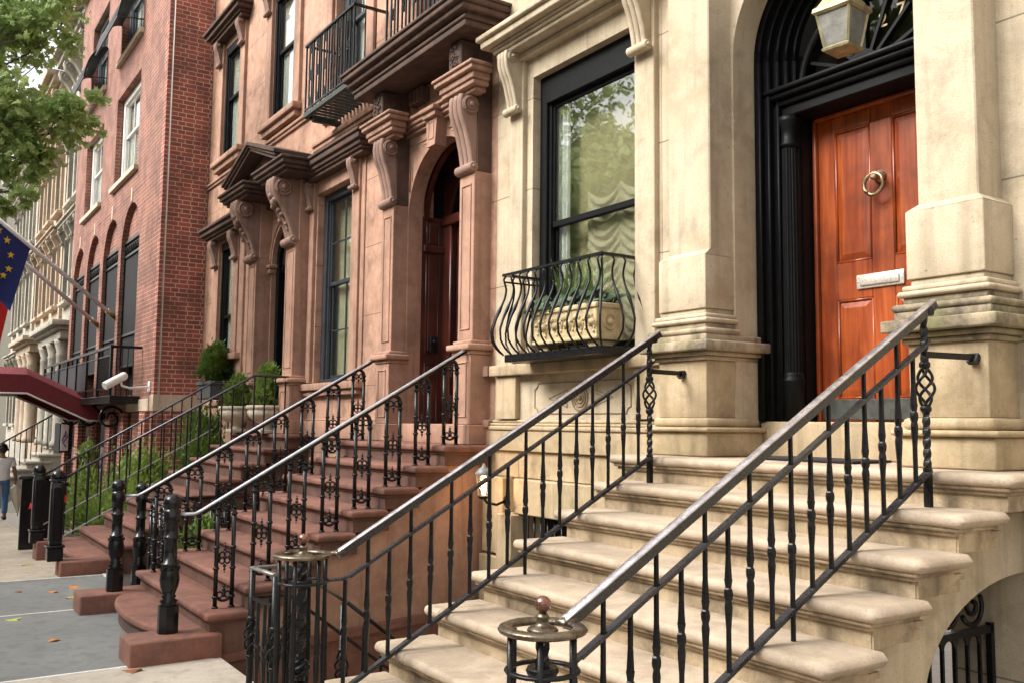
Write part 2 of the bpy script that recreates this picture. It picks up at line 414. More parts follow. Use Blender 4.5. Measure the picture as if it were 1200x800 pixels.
def sheet(name, m, x0, x1, y0, y1, dz, n=1, skirt=0):
    b = MB(); xs = [x0 + (x1 - x0) * i / n for i in range(n + 1)]
    for i in range(n):
        a, c = xs[i], xs[i + 1]
        b.add([(a, y0, zg(a) + dz), (c, y0, zg(c) + dz), (c, y1, zg(c) + dz), (a, y1, zg(a) + dz)], [(0, 1, 2, 3)])
        if skirt:
            for yy in (y0, y1): b.add([(a, yy, zg(a) + dz), (c, yy, zg(c) + dz), (c, yy, zg(c) + dz - skirt), (a, yy, zg(a) + dz - skirt)], [(0, 1, 2, 3)])
    return props(b.obj(name, m), kind='structure')
g = MB(); g.add([(-300, -250, -6.5), (250, -250, -6.5), (250, 250, -6.5), (-300, 250, -6.5)], [(0, 1, 2, 3)]); props(g.obj('ground', EARTH), kind='structure')
sheet('road', ASPH, -120, 30, -9.5, -1.5, -.14, 30)
sheet('pavement', TANC, -120, -11.86, -1.35, 2.15, 0, 40, .9)
sheet('pavement', GREYS, -11.85, -9.83, -1.35, 2.15, 0, 4, .9)
sheet('pavement', GREYS, -9.81, -7.405, -1.35, 2.15, 0, 2, .9)
sheet('pavement', CONC, -7.38, -6.32, -1.35, 2.15, 0, 2, .9)
sheet('pavement', CONC, -6.305, -3.8, -1.35, 2.15, 0, 2, .9)
sheet('pavement', CONC, -3.79, 3.0, -1.35, 2.15, 0, 2, .9)
sheet('pavement', TANC, -120, 30, -13.0, -9.65, 0, 40, .9)
jb = MB()
for x, w in ((-11.855, .012), (-9.82, .011), (-7.3925, .013)): jb.box(x - w, x + w, -1.35, 2.152, -.05, .003)
jb.box(-11.9, -7.37, 2.152, 2.185, -.05, .004)
props(jb.obj('pavement_joints', GROUT), kind='structure')
kb = MB()
for i in range(40):
    a = -120 + 150 * i / 40; c = a + 150 / 40
    for y0, y1 in ((-1.5, -1.35), (-9.65, -9.5)):
        kb.add([(a, y0, zg(a) + .002), (c - .01, y0, zg(c) + .002), (c - .01, y1, zg(c) + .002), (a, y1, zg(a) + .002), (a, y0, zg(a) - .3), (c - .01, y0, zg(c) - .3), (c - .01, y1, zg(c) - .3), (a, y1, zg(a) - .3)],
               [(0, 1, 2, 3), (0, 4, 5, 1), (2, 6, 7, 3)])
props(kb.obj('kerb', CONC), kind='structure')
# sunken areaway and planted strips
ab = MB(); ab.box(-7.44, -4.8, 2.152, 2.2, -1.5, -.004); ab.box(-7.3, -4.8, 2.2, 4.7, -1.5, -1.3); ab.box(-2.2, 3.5, 2.2, 4.7, -.8, -.6); props(ab.obj('areaway_floor', CONC), kind='structure')
ab = MB(); ab.box(-12.0, -9.9, 2.19, 4.7, -.4, -.03); ab.box(-17.5, -14.6, 2.3, 4.7, -.6, -.12); props(ab.obj('planting_bed', SOIL), kind='structure')

# ------------------------------------------------------------------ shared stone pieces
def console(b, x0, x1, yw, zt, zb, pt, pb, rt, rb):
    """scrolled bracket: volute radius rt at top, roll rb at foot, projections pt / pb from the wall plane yw"""
    n = 14; front = []
    for i in range(n + 1):
        u = i / n; e = u * u * (3 - 2 * u)
        pr = pt + (pb - pt) * e + .10 * pt * math.sin(math.pi * min(1, u * 2.2)) * (1 if u < .46 else 0)
        front.append((yw - pr, zt - (zt - zb - rb) * u))
    poly = [(yw, zt)] + front + [(yw, zb + rb * .4)]
    b.prism(poly, 'x', x0 + .012, x1 - .012, False)
    # two rounded ribs down the face
    w = x1 - x0
    for f in (.2, .5, .8):
        path = [(x0 + w * f, p[0] - .002, p[1]) for p in front]
        b.tube(path, w * .15, 8, flat=.55)
    yc, zc = yw - pt + rt * .9, zt - rt * 1.02
    b.lathe([(rt * .98, x0 - .004), (rt, x0), (rt, x1), (rt * .98, x1 + .004)], (0, yc, zc), 20, 'x')
    for xe, sg in ((x1, 1), (x0, -1)):
        b.lathe([(rt * .62, xe + sg * .004), (rt * .58, xe + sg * .012), (rt * .40, xe + sg * .014)], (0, yc, zc), 18, 'x')
        b.torus((xe + sg * .005, yc, zc), rt * .8, rt * .12, 'x', 20, 6)
        b.lathe([(rt * .33, xe + sg * .012), (rt * .25, xe + sg * .03), (.002, xe + sg * .034)], (0, yc, zc), 14, 'x')
    yb = yw - pb - rb * .25; zc2 = zb + rb
    b.lathe([(rb * .8, x0 - .02), (rb, x0 - .012), (rb, x1 + .012), (rb * .8, x1 + .02)], (0, yb, zc2), 16, 'x')
    for xe, sg in ((x1, 1), (x0, -1)): b.lathe([(rb * .5, xe + sg * .018), (rb * .4, xe + sg * .03), (.002, xe + sg * .033)], (0, yb, zc2), 12, 'x')
    return b

def moulded(b, x0, x1, yw, rows, ends=(1, 1), r=.012):
    """stack of (z0, z1, projection) slabs that return at both ends; each row overhangs sideways as it overhangs forward"""
    for z0, z1, p in rows:
        b.rbox(x0 - p * ends[0], x1 + p * ends[1], yw - p, yw + .01, z0, z1, min(r, (z1 - z0) * .4), 2)
    return b

# ================================================================== CREAM HOUSE
LZ = 1.605                         # landing height
ch = thing('cream_townhouse', 'cream limestone townhouse with a red wooden door in a tall arched entrance', 'house', (-4.8, 4.73, 0))
YW = 4.73
w = MB()
w.grid_wall(-7.405, -5.10, 1.0, 10.6, YW, 5.05, [(-6.81, -5.40, 2.35, 4.98)])
w.grid_wall(-7.405, -5.10, -1.5, 1.0, YW - .001, 5.05, [(-6.84, -5.9, .55, 1.0)])
w.box(-5.10, -4.40, YW + .004, 5.05, -1.5, 10.6); w.box(-2.89, 2.5, YW + .002, 5.05, -1.5, 10.6)
w.box(-4.40, -2.89, YW + .003, 5.02, 5.6, 10.6)
w.obj('wall', CREAMJ, ch)
# arch spandrel with deep jambs
s = MB(); s.spandrel(-3.645, .73, 4.36, -4.398, -2.892, 5.60, YW, 4.94, 26, LZ - .2)
s.obj('arch_surround', CREAM, ch)
# interior box so the glass shows a room, not the sky
s = MB(); s.box(-7.3, -5.2, 5.06, 5.10, 1.5, 5.4);  s.box(-7.3, -5.2, 5.05, 5.9, 5.3, 5.35); s.box(-7.3, -7.25, 5.05, 5.9, 1.5, 5.3); s.box(-5.25, -5.2, 5.05, 5.9, 1.5, 5.3)
s.box(-7.3, -5.2, 5.05, 5.9, 1.45, 1.5)
s.obj('room_interior', CURTB, ch)
# lower courses and base mouldings left of the stoop
s = MB()
moulded(s, -7.40, -4.9, YW, [(1.75, 1.79, .075), (1.79, 1.815, .06), (1.815, 1.845, .035)], (0, 0))
s.rbox(-7.40, -4.9, YW - .062, YW + .01, 1.565, 1.748, .006, 1)
for a, c in ((-7.40, -6.95), (-6.945, -5.7), (-5.695, -4.9)): s.rbox(a, c, YW - .03, YW + .01, 1.33, 1.562, .005, 1)
s.rbox(-6.9, -4.9, YW - .12, YW + .01, 1.02, 1.325, .008, 1)
s.rbox(-7.05, -6.82, YW - .20, YW + .01, -1.3, 1.015, .008, 1); s.rbox(-5.95, -4.9, YW - .2, YW + .01, -1.3, 1.015, .008, 1)
s.rbox(-7.40, -7.06, YW - .16, YW + .01, -1.3, .62, .008, 1); s.rbox(-7.40, -7.06, YW - .13, YW + .01, .64, 1.325, .008, 1)
s.obj('base_course', CREAMB, ch)
s = MB(); s.box(-6.82, -5.95, YW + .12, YW + .14, .5, 1.02); s.obj('basement_window', DARK, ch)
s = MB()
for i in range(9): s.cyl((-6.78 + i * .1, YW - .04, 0), .009, .5, 1.02, 'z', 8)
s.obj('basement_window_grille', IRON, ch)
# window surround
def strip(b, x0, x1, z0, z1, p=.05): b.rbox(x0, x1, YW - p, YW + .01, z0, z1, .006, 1)
for a, c in ((-7.12, -6.905), (-5.355, -5.13)): s = MB(); strip(s, a, c, 2.37, 5.22); s.obj('window_pilaster', CREAM, ch)
for x0, x1 in ((-7.10, -6.92), (-5.335, -5.15)):
    s = console(MB(), x0, x1, YW - .05, 5.235, 4.66, .155, .045, .05, .038); s.obj('console', CREAM, ch)
s = MB(); moulded(s, -6.97, -5.28, YW, [(5.225, 5.265, .19), (5.265, 5.30, .215), (5.30, 5.325, .235), (5.325, 5.395, .30), (5.395, 5.445, .335), (5.445, 5.465, .30)]); s.obj('cornice', CREAM, ch)
s = MB(); s.rbox(-7.04, -5.2, YW - .08, YW + .01, 5.16, 5.222, .008, 1)
s.obj('lintel_band', CREAM, ch)
s = MB(); s.rbox(-7.38, -4.9, YW - .09, YW + .01, 2.245, 2.345, .012, 2); s.rbox(-6.9, -5.3, YW - .085, YW + .12, 2.347, 2.375, .008, 1)
s.obj('sill_ledge', CREAMB, ch)
for a, c in ((-7.30, -6.98), (-5.36, -5.02)):
    s = MB(); s.rbox(a, c, YW - .055, YW + .01, 1.85, 2.242, .006, 1); s.obj('sill_bracket_block', CREAMB, ch)
# carved apron panel: incised border, roundel and two triangles
s = MB(); y = YW - .004
def line(b, pts, r=.0055, closed=False): b.tube([(p[0], y, p[1]) for p in pts], r, 5, closed=closed)
x0, x1, z0, z1, k = -6.74, -5.45, 1.90, 2.165, .05
brd = []
for cx, cz, a0 in ((x1, z1, 180), (x0, z1, 270), (x0, z0, 0), (x1, z0, 90)):
    sg = [(cx + k * math.cos(R(a0 + 90 - 90 * t / 5)), cz + k * math.sin(R(a0 + 90 - 90 * t / 5))) for t in range(6)]
    brd += sg
line(s, brd, closed=True)
for cx, sgn in ((-6.095, 1), (-6.095, -1)):
    line(s, [(cx + sgn * .17, 2.10), (cx + sgn * .43, 2.03), (cx + sgn * .17, 1.95)], closed=True)
    line(s, [(cx + sgn * .19, 2.07), (cx + sgn * .33, 2.03), (cx + sgn * .19, 1.98)], .004, closed=True)
for r_ in (.105, .075, .045): s.torus((-6.095, y, 2.03), r_, .009, 'y', 26, 6)
s.ball((-6.095, y, 2.03), .025)
s.obj('carved_panel', stone('carved_lines', (.30, .21, .12), (.2, .14, .08), (.40, .29, .18), .2, grime_amt=.5), ch)
# sash window
def sash(parent, x0, x1, z0, z1, y, zm, m, gm, fw=.075, cols=1, rows=1, head=.10, name='window', back=None):
    f = MB()
    f.rbox(x0, x0 + fw, y - .02, y + .10, z0, z1, .006, 1); f.rbox(x1 - fw, x1, y - .02, y + .10, z0, z1, .006, 1)
    f.rbox(x0, x1, y - .022, y + .10, z1 - head, z1, .006, 1); f.rbox(x0, x1, y - .03, y + .10, z0, z0 + .06, .006, 1)
    f.rbox(x0 + fw * .75, x0 + fw + .03, y + .012, y + .06, z0, z1, .005, 1); f.rbox(x1 - fw - .03, x1 - fw * .75, y + .012, y + .06, z0, z1, .005, 1)
    win = f.obj(name, m, parent)
    a, c = x0 + fw, x1 - fw
    for lo, hi, yy in ((zm, z1 - head, y + .035), (z0 + .06, zm + .05, y + .07)):
        q = MB()
        q.rbox(a, a + .05, yy, yy + .03, lo, hi, .005, 1); q.rbox(c - .05, c, yy, yy + .03, lo, hi, .005, 1)
        q.rbox(a, c, yy - .002, yy + .032, lo, lo + .055, .005, 1); q.rbox(a, c, yy - .002, yy + .032, hi - .045, hi, .005, 1)
        for i in range(1, cols): xx = a + (c - a) * i / cols; q.rbox(xx - .011, xx + .011, yy + .004, yy + .026, lo, hi, .003, 1)
        for i in range(1, rows): zz = lo + (hi - lo) * i / rows; q.rbox(a, c, yy + .004, yy + .026, zz - .011, zz + .011, .003, 1)
        q.obj('sash', m, win)
        p = MB(); p.box(a + .02, c - .02, yy + .012, yy + .016, lo + .02, hi - .02); p.obj('pane', gm, win)
    return win
cw = sash(ch, -6.81, -5.40, 2.375, 4.98, 4.83, 3.57, SASH, GLASS, .10, head=.26)
# ruched curtain and side drape behind the glass
def drape(parent, x0, x1, z0, z1, y, m, waves=5, swag=0, name='curtain', amp=.03):
    nx, nz = 60, 60; b = MB(); vs = []; fs = []
    for j in range(nz + 1):
        for i in range(nx + 1):
            u, v = i / nx, j / nz
            x = x0 + (x1 - x0) * u; z = z0 + (z1 - z0) * v
            d = amp * math.sin(u * waves * 2 * math.pi)
            if swag:
                sg = 4 * ((u * 2) % 1) * (1 - ((u * 2) % 1))
                d = amp * math.sin((v * swag + .35 * sg) * 2 * math.pi) * (.35 + sg)
                z -= .10 * sg
            vs.append((x, y + d, z))
    for j in range(nz):
        for i in range(nx): a = j * (nx + 1) + i; fs.append((a, a + 1, a + nx + 2, a + nx + 1))
    b.add(vs, fs, True); return b.obj(name, m, parent)
drape(cw, -6.30, -5.42, 2.45, 3.85, 4.97, CURT, swag=15, amp=.013)
drape(cw, -6.80, -6.55, 2.4, 4.9, 4.965, LACE, 4, name='side_curtain')

# entrance pilasters with pedestals, both sides of the arch
def entrance_pilaster(x0, x1):
    b = MB(); xa, xb = x0, x1; cur = [b]
    r = .010
    def lay(z0, z1, p, rr=r, seg=2): cur[0].rbox(xa - p, xb + p, 4.46 - p, (4.93 + p * .6) if z0 < 2.41 else 4.738, z0, z1, rr, seg)
    lay(1.606, 1.768, .045, .012)                      # plinth block
    lay(1.768, 1.80, .075, .014); lay(1.80, 1.862, .03, .022)
    lay(1.862, 2.245, .0, .006)                        # die
    b.obj('pedestal', CREAMB, ch); b = MB(); cur[0] = b
    lay(2.245, 2.275, .025, .010); lay(2.275, 2.305, .055, .012); lay(2.305, 2.37, .10, .010)   # ledge
    lay(2.37, 2.415, .05, .008); lay(2.415, 2.455, .062, .019, 3); lay(2.455, 2.492, .015, .008)
    b.obj('pedestal_ledge', LEDGE, ch); b = MB(); cur[0] = b
    lay(2.492, 2.525, .04, .016, 3); lay(2.525, 2.555, .02, .01); lay(2.555, 2.59, -.015, .006)
    lay(2.59, 2.955, .0, .006)
    # weathered top of the block, then the shaft
    c = [(xa, 4.46), (xb, 4.46), (xb, 4.735), (xa, 4.735)]; i = .05
    c2 = [(xa + i, 4.46 + i), (xb - .004, 4.46 + i), (xb - .004, 4.93), (xa + i, 4.93)]
    if x0 > -4: c2 = [(xa + .045, 4.46 + i), (xb - i, 4.46 + i), (xb - i, 4.93), (xa + .045, 4.93)]
    b.add([(p[0], p[1], 2.954) for p in c] + [(p[0], p[1], 2.995) for p in c2], [(0, 1, 5, 4), (1, 2, 6, 5), (3, 0, 4, 7), (4, 5, 6, 7)])
    xs = [p[0] for p in c2]
    b.rbox(min(xs), max(xs), 4.46 + i, 4.925, 2.98, 7.2, .008, 1)
    b.obj('pilaster', CREAM, ch)
entrance_pilaster(-4.845, -4.39); entrance_pilaster(-2.915, -2.485)
# black panelled timber porch inside the arch
pf = MB()
XC = -3.645
for i, (rr, y0) in enumerate(((.73, 4.945), (.685, 4.985), (.64, 5.03), (.60, 5.075), (.565, 5.12))):
    pf.spandrel(XC, rr - .045, 4.36, XC - rr, XC + rr, 4.36 + rr + .01, y0, y0 + .05, 22, 1.606 + .235)
    pf.torus((XC, y0 + .002, 4.36), rr - .042, .012, 'y', 22, 6, a0=0, a1=math.pi)
    for sg in (-1, 1): pf.cyl((XC + sg * (rr - .042), y0 + .002, 0), .012, 1.85, 4.36, 'z', 8)
pf.obj('porch_archivolt', BLACKW, ch)
pf = MB()
for sg in (-1, 1):
    a, c = sorted((XC + sg * .505, XC + sg * .70)); pf.box(a, c, 5.17, 5.34, 1.84, 4.4)
    a, c = sorted((XC + sg * .515, XC + sg * .545)); pf.rbox(a, c, 5.14, 5.2, 1.84, 3.96, .008, 2)
    for zz in (2.35, 2.75, 2.95, 3.35):
        a, c = sorted((XC + sg * .60, XC + sg * .665)); pf.rbox(a, c, 5.155, 5.2, zz, zz + .03, .006, 1)
pf.rbox(XC - .69, XC + .69, 5.06, 5.30, 3.955, 4.03, .008, 1); pf.rbox(XC - .70, XC + .70, 5.03, 5.30, 4.03, 4.075, .012, 2)
pf.rbox(XC - .72, XC + .72, 4.99, 5.30, 4.075, 4.115, .014, 2); pf.rbox(XC - .73, XC + .73, 4.965, 5.30, 4.115, 4.15, .012, 2)
pf.obj('door_surround', BLACKW, ch)
for sg in (-1, 1):
    q = MB(); c = (XC + sg * .565, 5.105, 0); r0 = .066
    q.lathe([(r0 * 1.15, 1.845), (r0 * 1.15, 2.10), (r0 * 1.22, 2.11), (r0 * 1.22, 2.13), (r0 * 1.05, 2.14), (r0 * 1.12, 2.16), (r0 * .95, 2.18)], c, 18)
    nf = 48; prof = []
    for z, rr in ((2.18, r0 * .95), (3.2, r0 * .92), (3.74, r0 * .85)):
        for k in range(nf):
            a = 2 * math.pi * k / nf; f = 1 - .10 * (k % 3 == 1); prof.append((c[0] + rr * f * math.cos(a), c[1] + rr * f * math.sin(a), z))
    fs = []
    for i in range(2):
        for k in range(nf): l = (k + 1) % nf; fs.append((i * nf + k, i * nf + l, (i + 1) * nf + l, (i + 1) * nf + k))
    q.add(prof, fs)
    q.lathe([(r0 * .95, 3.74), (r0 * 1.05, 3.75), (r0 * 1.05, 3.77), (r0 * .9, 3.78), (r0 * .95, 3.86), (r0 * 1.25, 3.92), (r0 * 1.3, 3.955)], c, 18)
    q.obj('fluted_column', BLACKW, ch)
# fanlight
fl = MB(); fl.torus((XC, 5.17, 4.15), .50, .03, 'y', 24, 6, a0=0, a1=math.pi)
for i in range(1, 8):
    a = math.pi * i / 8; fl.bar((XC + .10 * math.cos(a), 5.19, 4.15 + .10 * math.sin(a)), (XC + .5 * math.cos(a), 5.19, 4.15 + .5 * math.sin(a)), .022, .022)
fl.lathe([(.125, 5.155), (.125, 5.2), (.10, 5.21)], (XC, 0, 4.15), 24, 'y')
fan = fl.obj('fanlight', BLACKW, ch)
gl = MB(); gl.prism([(XC + .53 * math.cos(math.pi * i / 24), 4.15 + .53 * math.sin(math.pi * i / 24)) for i in range(25)], 'y', 5.205, 5.212); gl.obj('pane', GLASSD, fan)
bk = MB(); bk.box(XC - .8, XC + .8, 5.9, 5.95, 3.9, 5.6); bk.box(XC - .8, XC - .75, 5.4, 5.9, 3.9, 5.6); bk.box(XC + .75, XC + .8, 5.4, 5.9, 3.9, 5.6); bk.obj('hall_interior', HALL, ch)
def text_mesh(txt, size, m, parent, loc, rot, name='numeral', ext=.002):
    cu = bpy.data.curves.new(name, 'FONT'); cu.body = txt; cu.size = size; cu.extrude = ext; cu.align_x = 'CENTER'; cu.align_y = 'CENTER'
    o = bpy.data.objects.new(name, cu); COL.objects.link(o)
    dg = bpy.context.evaluated_depsgraph_get(); me = bpy.data.meshes.new_from_object(o.evaluated_get(dg))
    bpy.data.objects.remove(o); o = bpy.data.objects.new(name, me); COL.objects.link(o)
    me.materials.clear(); me.materials.append(m); o.parent = parent
    o.location = Vector(loc) - wbase(parent); o.rotation_euler = rot; return o
text_mesh('2', .14, GOLD, fan, (-3.515, 5.198, 4.435), (R(90), 0, 0)); text_mesh('7', .14, GOLD, fan, (-3.385, 5.198, 4.455), (R(90), 0, 0))
# red door
d0, d1, dz0, dz1, dy = -4.14, -3.15, 1.845, 3.955, 5.30
dr = MB(); dr.box(d0, d1, dy + .012, dy + .06, dz0, dz1)
for a, c, z0, z1 in ((d0 + .03, -3.975, dz0, dz1 - .03), (-3.315, d1 - .03, dz0, dz1 - .03), (-3.70, -3.535, 1.98, 3.825)):
    dr.rbox(a, c, dy - .012, dy + .02, z0, z1, .006, 1)
for z0, z1 in ((dz0, 2.0), (2.655, 2.91), (3.82, dz1 - .03)):
    for a, c in ((-3.975, -3.70), (-3.535, -3.315)): dr.rbox(a, c, dy - .0118, dy + .02, z0, z1, .006, 1)
dr.rbox(d0, d0 + .03, dy - .04, dy + .03, dz0, dz1, .008, 2); dr.rbox(d1 - .03, d1, dy - .04, dy + .03, dz0, dz1, .008, 2); dr.rbox(d0, d1, dy - .04, dy + .03, dz1 - .03, dz1, .008, 2)
door = dr.obj('front_door', DOORW, ch)
for a, c in ((-3.97, -3.705), (-3.53, -3.32)):
    for z0, z1 in ((2.005, 2.65), (2.915, 3.815)):
        q = MB(); i = .05
        q.add([(a, dy, z0), (c, dy, z0), (c, dy, z1), (a, dy, z1), (a + .008, dy - .0, z0 + .008), (c - .008, dy, z0 + .008), (c - .008, dy, z1 - .008), (a + .008, dy, z1 - .008),
               (a + i, dy - .014, z0 + i), (c - i, dy - .014, z0 + i), (c - i, dy - .014, z1 - i), (a + i, dy - .014, z1 - i)],
              [(4, 5, 9, 8), (5, 6, 10, 9), (6, 7, 11, 10), (7, 4, 8, 11), (8, 9, 10, 11)])
        for p0, p1 in (((a, z0), (c, z0)), ((c, z0), (c, z1)), ((c, z1), (a, z1)), ((a, z1), (a, z0))):
            q.tube([(p0[0], dy - .004, p0[1]), (p1[0], dy - .004, p1[1])], .009, 6)
        q.obj('panel', DOORW, door)
q = MB(); c = (-3.625, dy - .012, 3.44)
q.lathe([(.045, 0), (.045, -.012), (.036, -.02), (.026, -.05), (.03, -.07), (.018, -.085)], c, 18, 'y'); q.torus((c[0], c[1] - .075, c[2] - .06), .07, .0125, 'y', 26, 8)
q.obj('knocker', BRASS, door)
q = MB(); q.rbox(-3.815, -3.465, dy - .026, dy - .008, 2.715, 2.81, .006, 2); q.rbox(-3.785, -3.495, dy - .036, dy - .02, 2.732, 2.793, .008, 2)
for xx in (-3.80, -3.48): q.ball((xx, dy - .026, 2.762), .006, 8)
q.obj('mail_slot', MAILM, door)
q = MB(); q.rbox(d0 + .035, d1 - .035, dy - .022, dy - .013, 1.86, 1.995, .003, 1)
for i in range(8):
    for zz in (1.872, 1.983): q.ball((d0 + .07 + i * .12, dy - .023, zz), .005, 6)
q.obj('kick_plate', paint('dull_kick_plate', (.11, .12, .11), .4, .3, (.28, .26, .2), .2, metal=.7), door)

# ---- stoop
from mathutils import noise as mnoise
def worn_slab(b, x0, x1, y0, y1, z0, z1, endr, endl):
    """stone tread with a rounded, slightly worn and chipped nose"""
    r = (z1 - z0) / 2; zc = (z0 + z1) / 2; m = 9; n = max(8, int((x1 - x0) / .022)); vs = []; fs = []
    prof = [(y1, z1 - .001), (y0 + r * 2.6, z1)] + [(y0 + r - r * math.sin(math.pi * i / (m - 1)) * .98, zc + r * math.cos(math.pi * i / (m - 1))) for i in range(m)] + [(y1, z0)]
    k = len(prof)
    for i in range(n + 1):
        u = i / n; x = x0 + (x1 - x0) * u; sh = 0
        dl, dr_ = (x - x0), (x1 - x)
        if endl and dl < r: sh = max(sh, 1 - dl / r)
        if endr and dr_ < r: sh = max(sh, 1 - dr_ / r)
        inset = r * (1 - math.sqrt(max(0, 1 - sh * sh)))
        for j, (y, z) in enumerate(prof):
            q = mnoise.noise((x * 7, z * 30 + y * 9, y0 * 3)) * .0022 + mnoise.noise((x * 31, z * 60, y0 * 5)) * .0012
            ch = mnoise.noise((x * 5.3 + 4, y0 * 11, 7.7)); chip = max(0, ch - .42) * .028 * (1 if 2 < j < k - 3 else 0)
            wear = -.005 * math.exp(-(((x + 3.55) / .55) ** 2)) * (1 if j in (1, 2, 3) else 0)
            yy = y + (inset + chip + q if 1 <= j < k - 1 else 0); zz = z + q * .6 + wear
            zz = zc + (zz - zc) * (1 - (inset / r) * .9 if sh else 1)
            vs.append((x, yy, zz))
    for i in range(n):
        for j in range(k - 1): a = i * k + j; fs.append((a, a + 1, a + k + 1, a + k))
    fs += [tuple(range(k)), tuple(n * k + j for j in range(k - 1, -1, -1))]
    b.add(vs, fs, True)
cs = thing('stone_stoop', 'cream stone entrance stoop with rounded worn treads rising to the red door', 'front steps', (-3.55, 3.0, 0))
XL, XR, RISE, TREAD, Y0 = -4.83, -2.27, .168, .3065, 4.135
NST = 9
for n in range(NST + 1):
    zt = LZ - RISE * n; yn = Y0 - TREAD * n; b = MB()
    back = yn + TREAD + .07 if n else 4.99
    xl, xr = (XL, XR) if n else (-5.02, -2.2)
    cut = XL + .19 if n % 2 else XL + .36
    for xa, xb in ((xl, cut - .002), (cut + .002, xr)): worn_slab(b, xa, xb, yn, back, zt - .059, zt, xb == xr, xa == xl)
    b.obj('tread', CREAMT, cs)
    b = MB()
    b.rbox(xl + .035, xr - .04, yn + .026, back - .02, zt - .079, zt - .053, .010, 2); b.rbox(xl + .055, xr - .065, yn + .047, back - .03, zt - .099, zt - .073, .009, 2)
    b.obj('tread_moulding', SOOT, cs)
    b = MB(); zb = zt - RISE - .001 if n < NST else -.05
    b.box(xl + .075, xr - .075, yn + .068, back + .02, zb, zt - .093)
    if n:   # quarter-round bracket on the open side
        ya, yb2 = yn + .073, yn + TREAD + .11
        arc = [(yb2 - .11 * math.cos(R(a)) * 1.0 - .0, zb + .09 - .09 * math.sin(R(a))) for a in (0, 20, 40, 60, 80)]
        b.prism([(ya, zt - .09), (ya, zb), (yb2 - .20, zb)] + [(yb2 - .20 + .20 * (1 - math.cos(R(a))), zb + .055 * math.sin(R(a))) for a in (20, 40, 60, 80, 90)] + [(yb2, zt - .09)], 'x', -2.56, -2.335)
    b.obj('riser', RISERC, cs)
# threshold block under the door
b = MB(); b.rbox(-4.37, -2.92, 4.955, 5.34, 1.606, 1.842, .012, 2); b.obj('threshold', CREAMB, cs)
# open side wall with arch to the basement door
def sidewall(x0, x1, y_lo, m, parent, slope_off):
    b = MB(); zl = lambda y: LZ - .11 - slope_off - max(0, (Y0 + .1 - y)) * (RISE / TREAD)
    n = 16; arc = []
    for i in range(n + 1):
        a = math.pi / 2 * i / n; arc.append((4.72 - .88 * math.cos(a), .575 + .53 * math.sin(a)))
    # strip between soffit line and arch
    for i in range(n):
        (y0, z0), (y1, z1) = arc[i], arc[i + 1]
        b.prism([(y0, z0), (y1, z1), (y1, zl(y1)), (y0, zl(y0))], 'x', x0, x1)
    b.prism([(y_lo, -1.2), (3.84, -1.2), (3.84, zl(3.84)), (y_lo, max(-1.19, zl(y_lo)))], 'x', x0, x1)
    b.box(x0 - .02, x1 + .025, 3.75, 3.838, .51, .58)
    return b.obj('side_wall', m, parent)
sidewall(-2.66, -2.48, 1.4, CREAM, cs, .10)
b = MB(); b.box(-2.66, -2.482, 4.225, 4.722, 1.25, 1.46); b.obj('landing_side', CREAM, cs)
b = MB(); b.prism([(1.3, -1.2), (4.6, -1.2), (4.6, 1.45), (4.2, 1.4), (1.4, -.1)], 'x', -4.72, -4.60); b.obj('side_wall', CREAM, cs)
mt = MB(); mt.rbox(-4.02, -3.30, 4.50, 4.86, LZ + .001, LZ + .016, .004, 1); mt.solo('doormat', RUBBER, 'thin black rubber mat lying on the landing at the red door', 'doormat', (-3.66, 4.7, LZ + .001))

# ---- iron gate in the arch under the stoop
gt = thing('basement_gate', 'black wrought iron gate with scrolled top under the arch of the cream stoop', 'gate', (-2.66, 4.3, -.6))
b = MB(); 
for z in (-.45, .80): b.bar((-2.66, 3.88, z), (-2.66, 4.70, z), .03, .035)
for yy in (3.84, 4.70): b.bar((-2.66, yy, -.55), (-2.66, yy, .83), .03, .03)
b.obj('gate_frame', IRON, gt)
b = MB()
for i in range(7):
    yy = 3.95 + i * .108; b.bar((-2.66, yy, -.45), (-2.66, yy, .80), .016)
    if i < 6: b.torus((-2.66, yy + .054, .735), .054, .011, 'x', 12, 6, a0=0, a1=math.pi)
b.obj('gate_bars', IRON, gt)
b = MB()
for yc, zc, sg in ((4.34, .94, 1), (4.13, .91, -1), (4.55, .93, 1)):
    pts = []
    for i in range(34):
        a = i / 33 * 3.4 * math.pi; r_ = .105 * (1 - i / 38); pts.append((-2.66, yc + sg * r_ * math.cos(a + 3.6), zc + r_ * math.sin(a + 3.6)))
    b.tube(pts, .013, 6)
b.obj('gate_scrolls', IRON, gt)
b = MB(); b.prism([(2.2, -1.5), (4.72, -1.5), (4.72, 1.2), (4.1, 1.2), (2.2, .15)], 'x', -3.25, -3.2); b.obj('passage_wall', paint('dark_passage_paint', (.10, .06, .04), .8), cs)

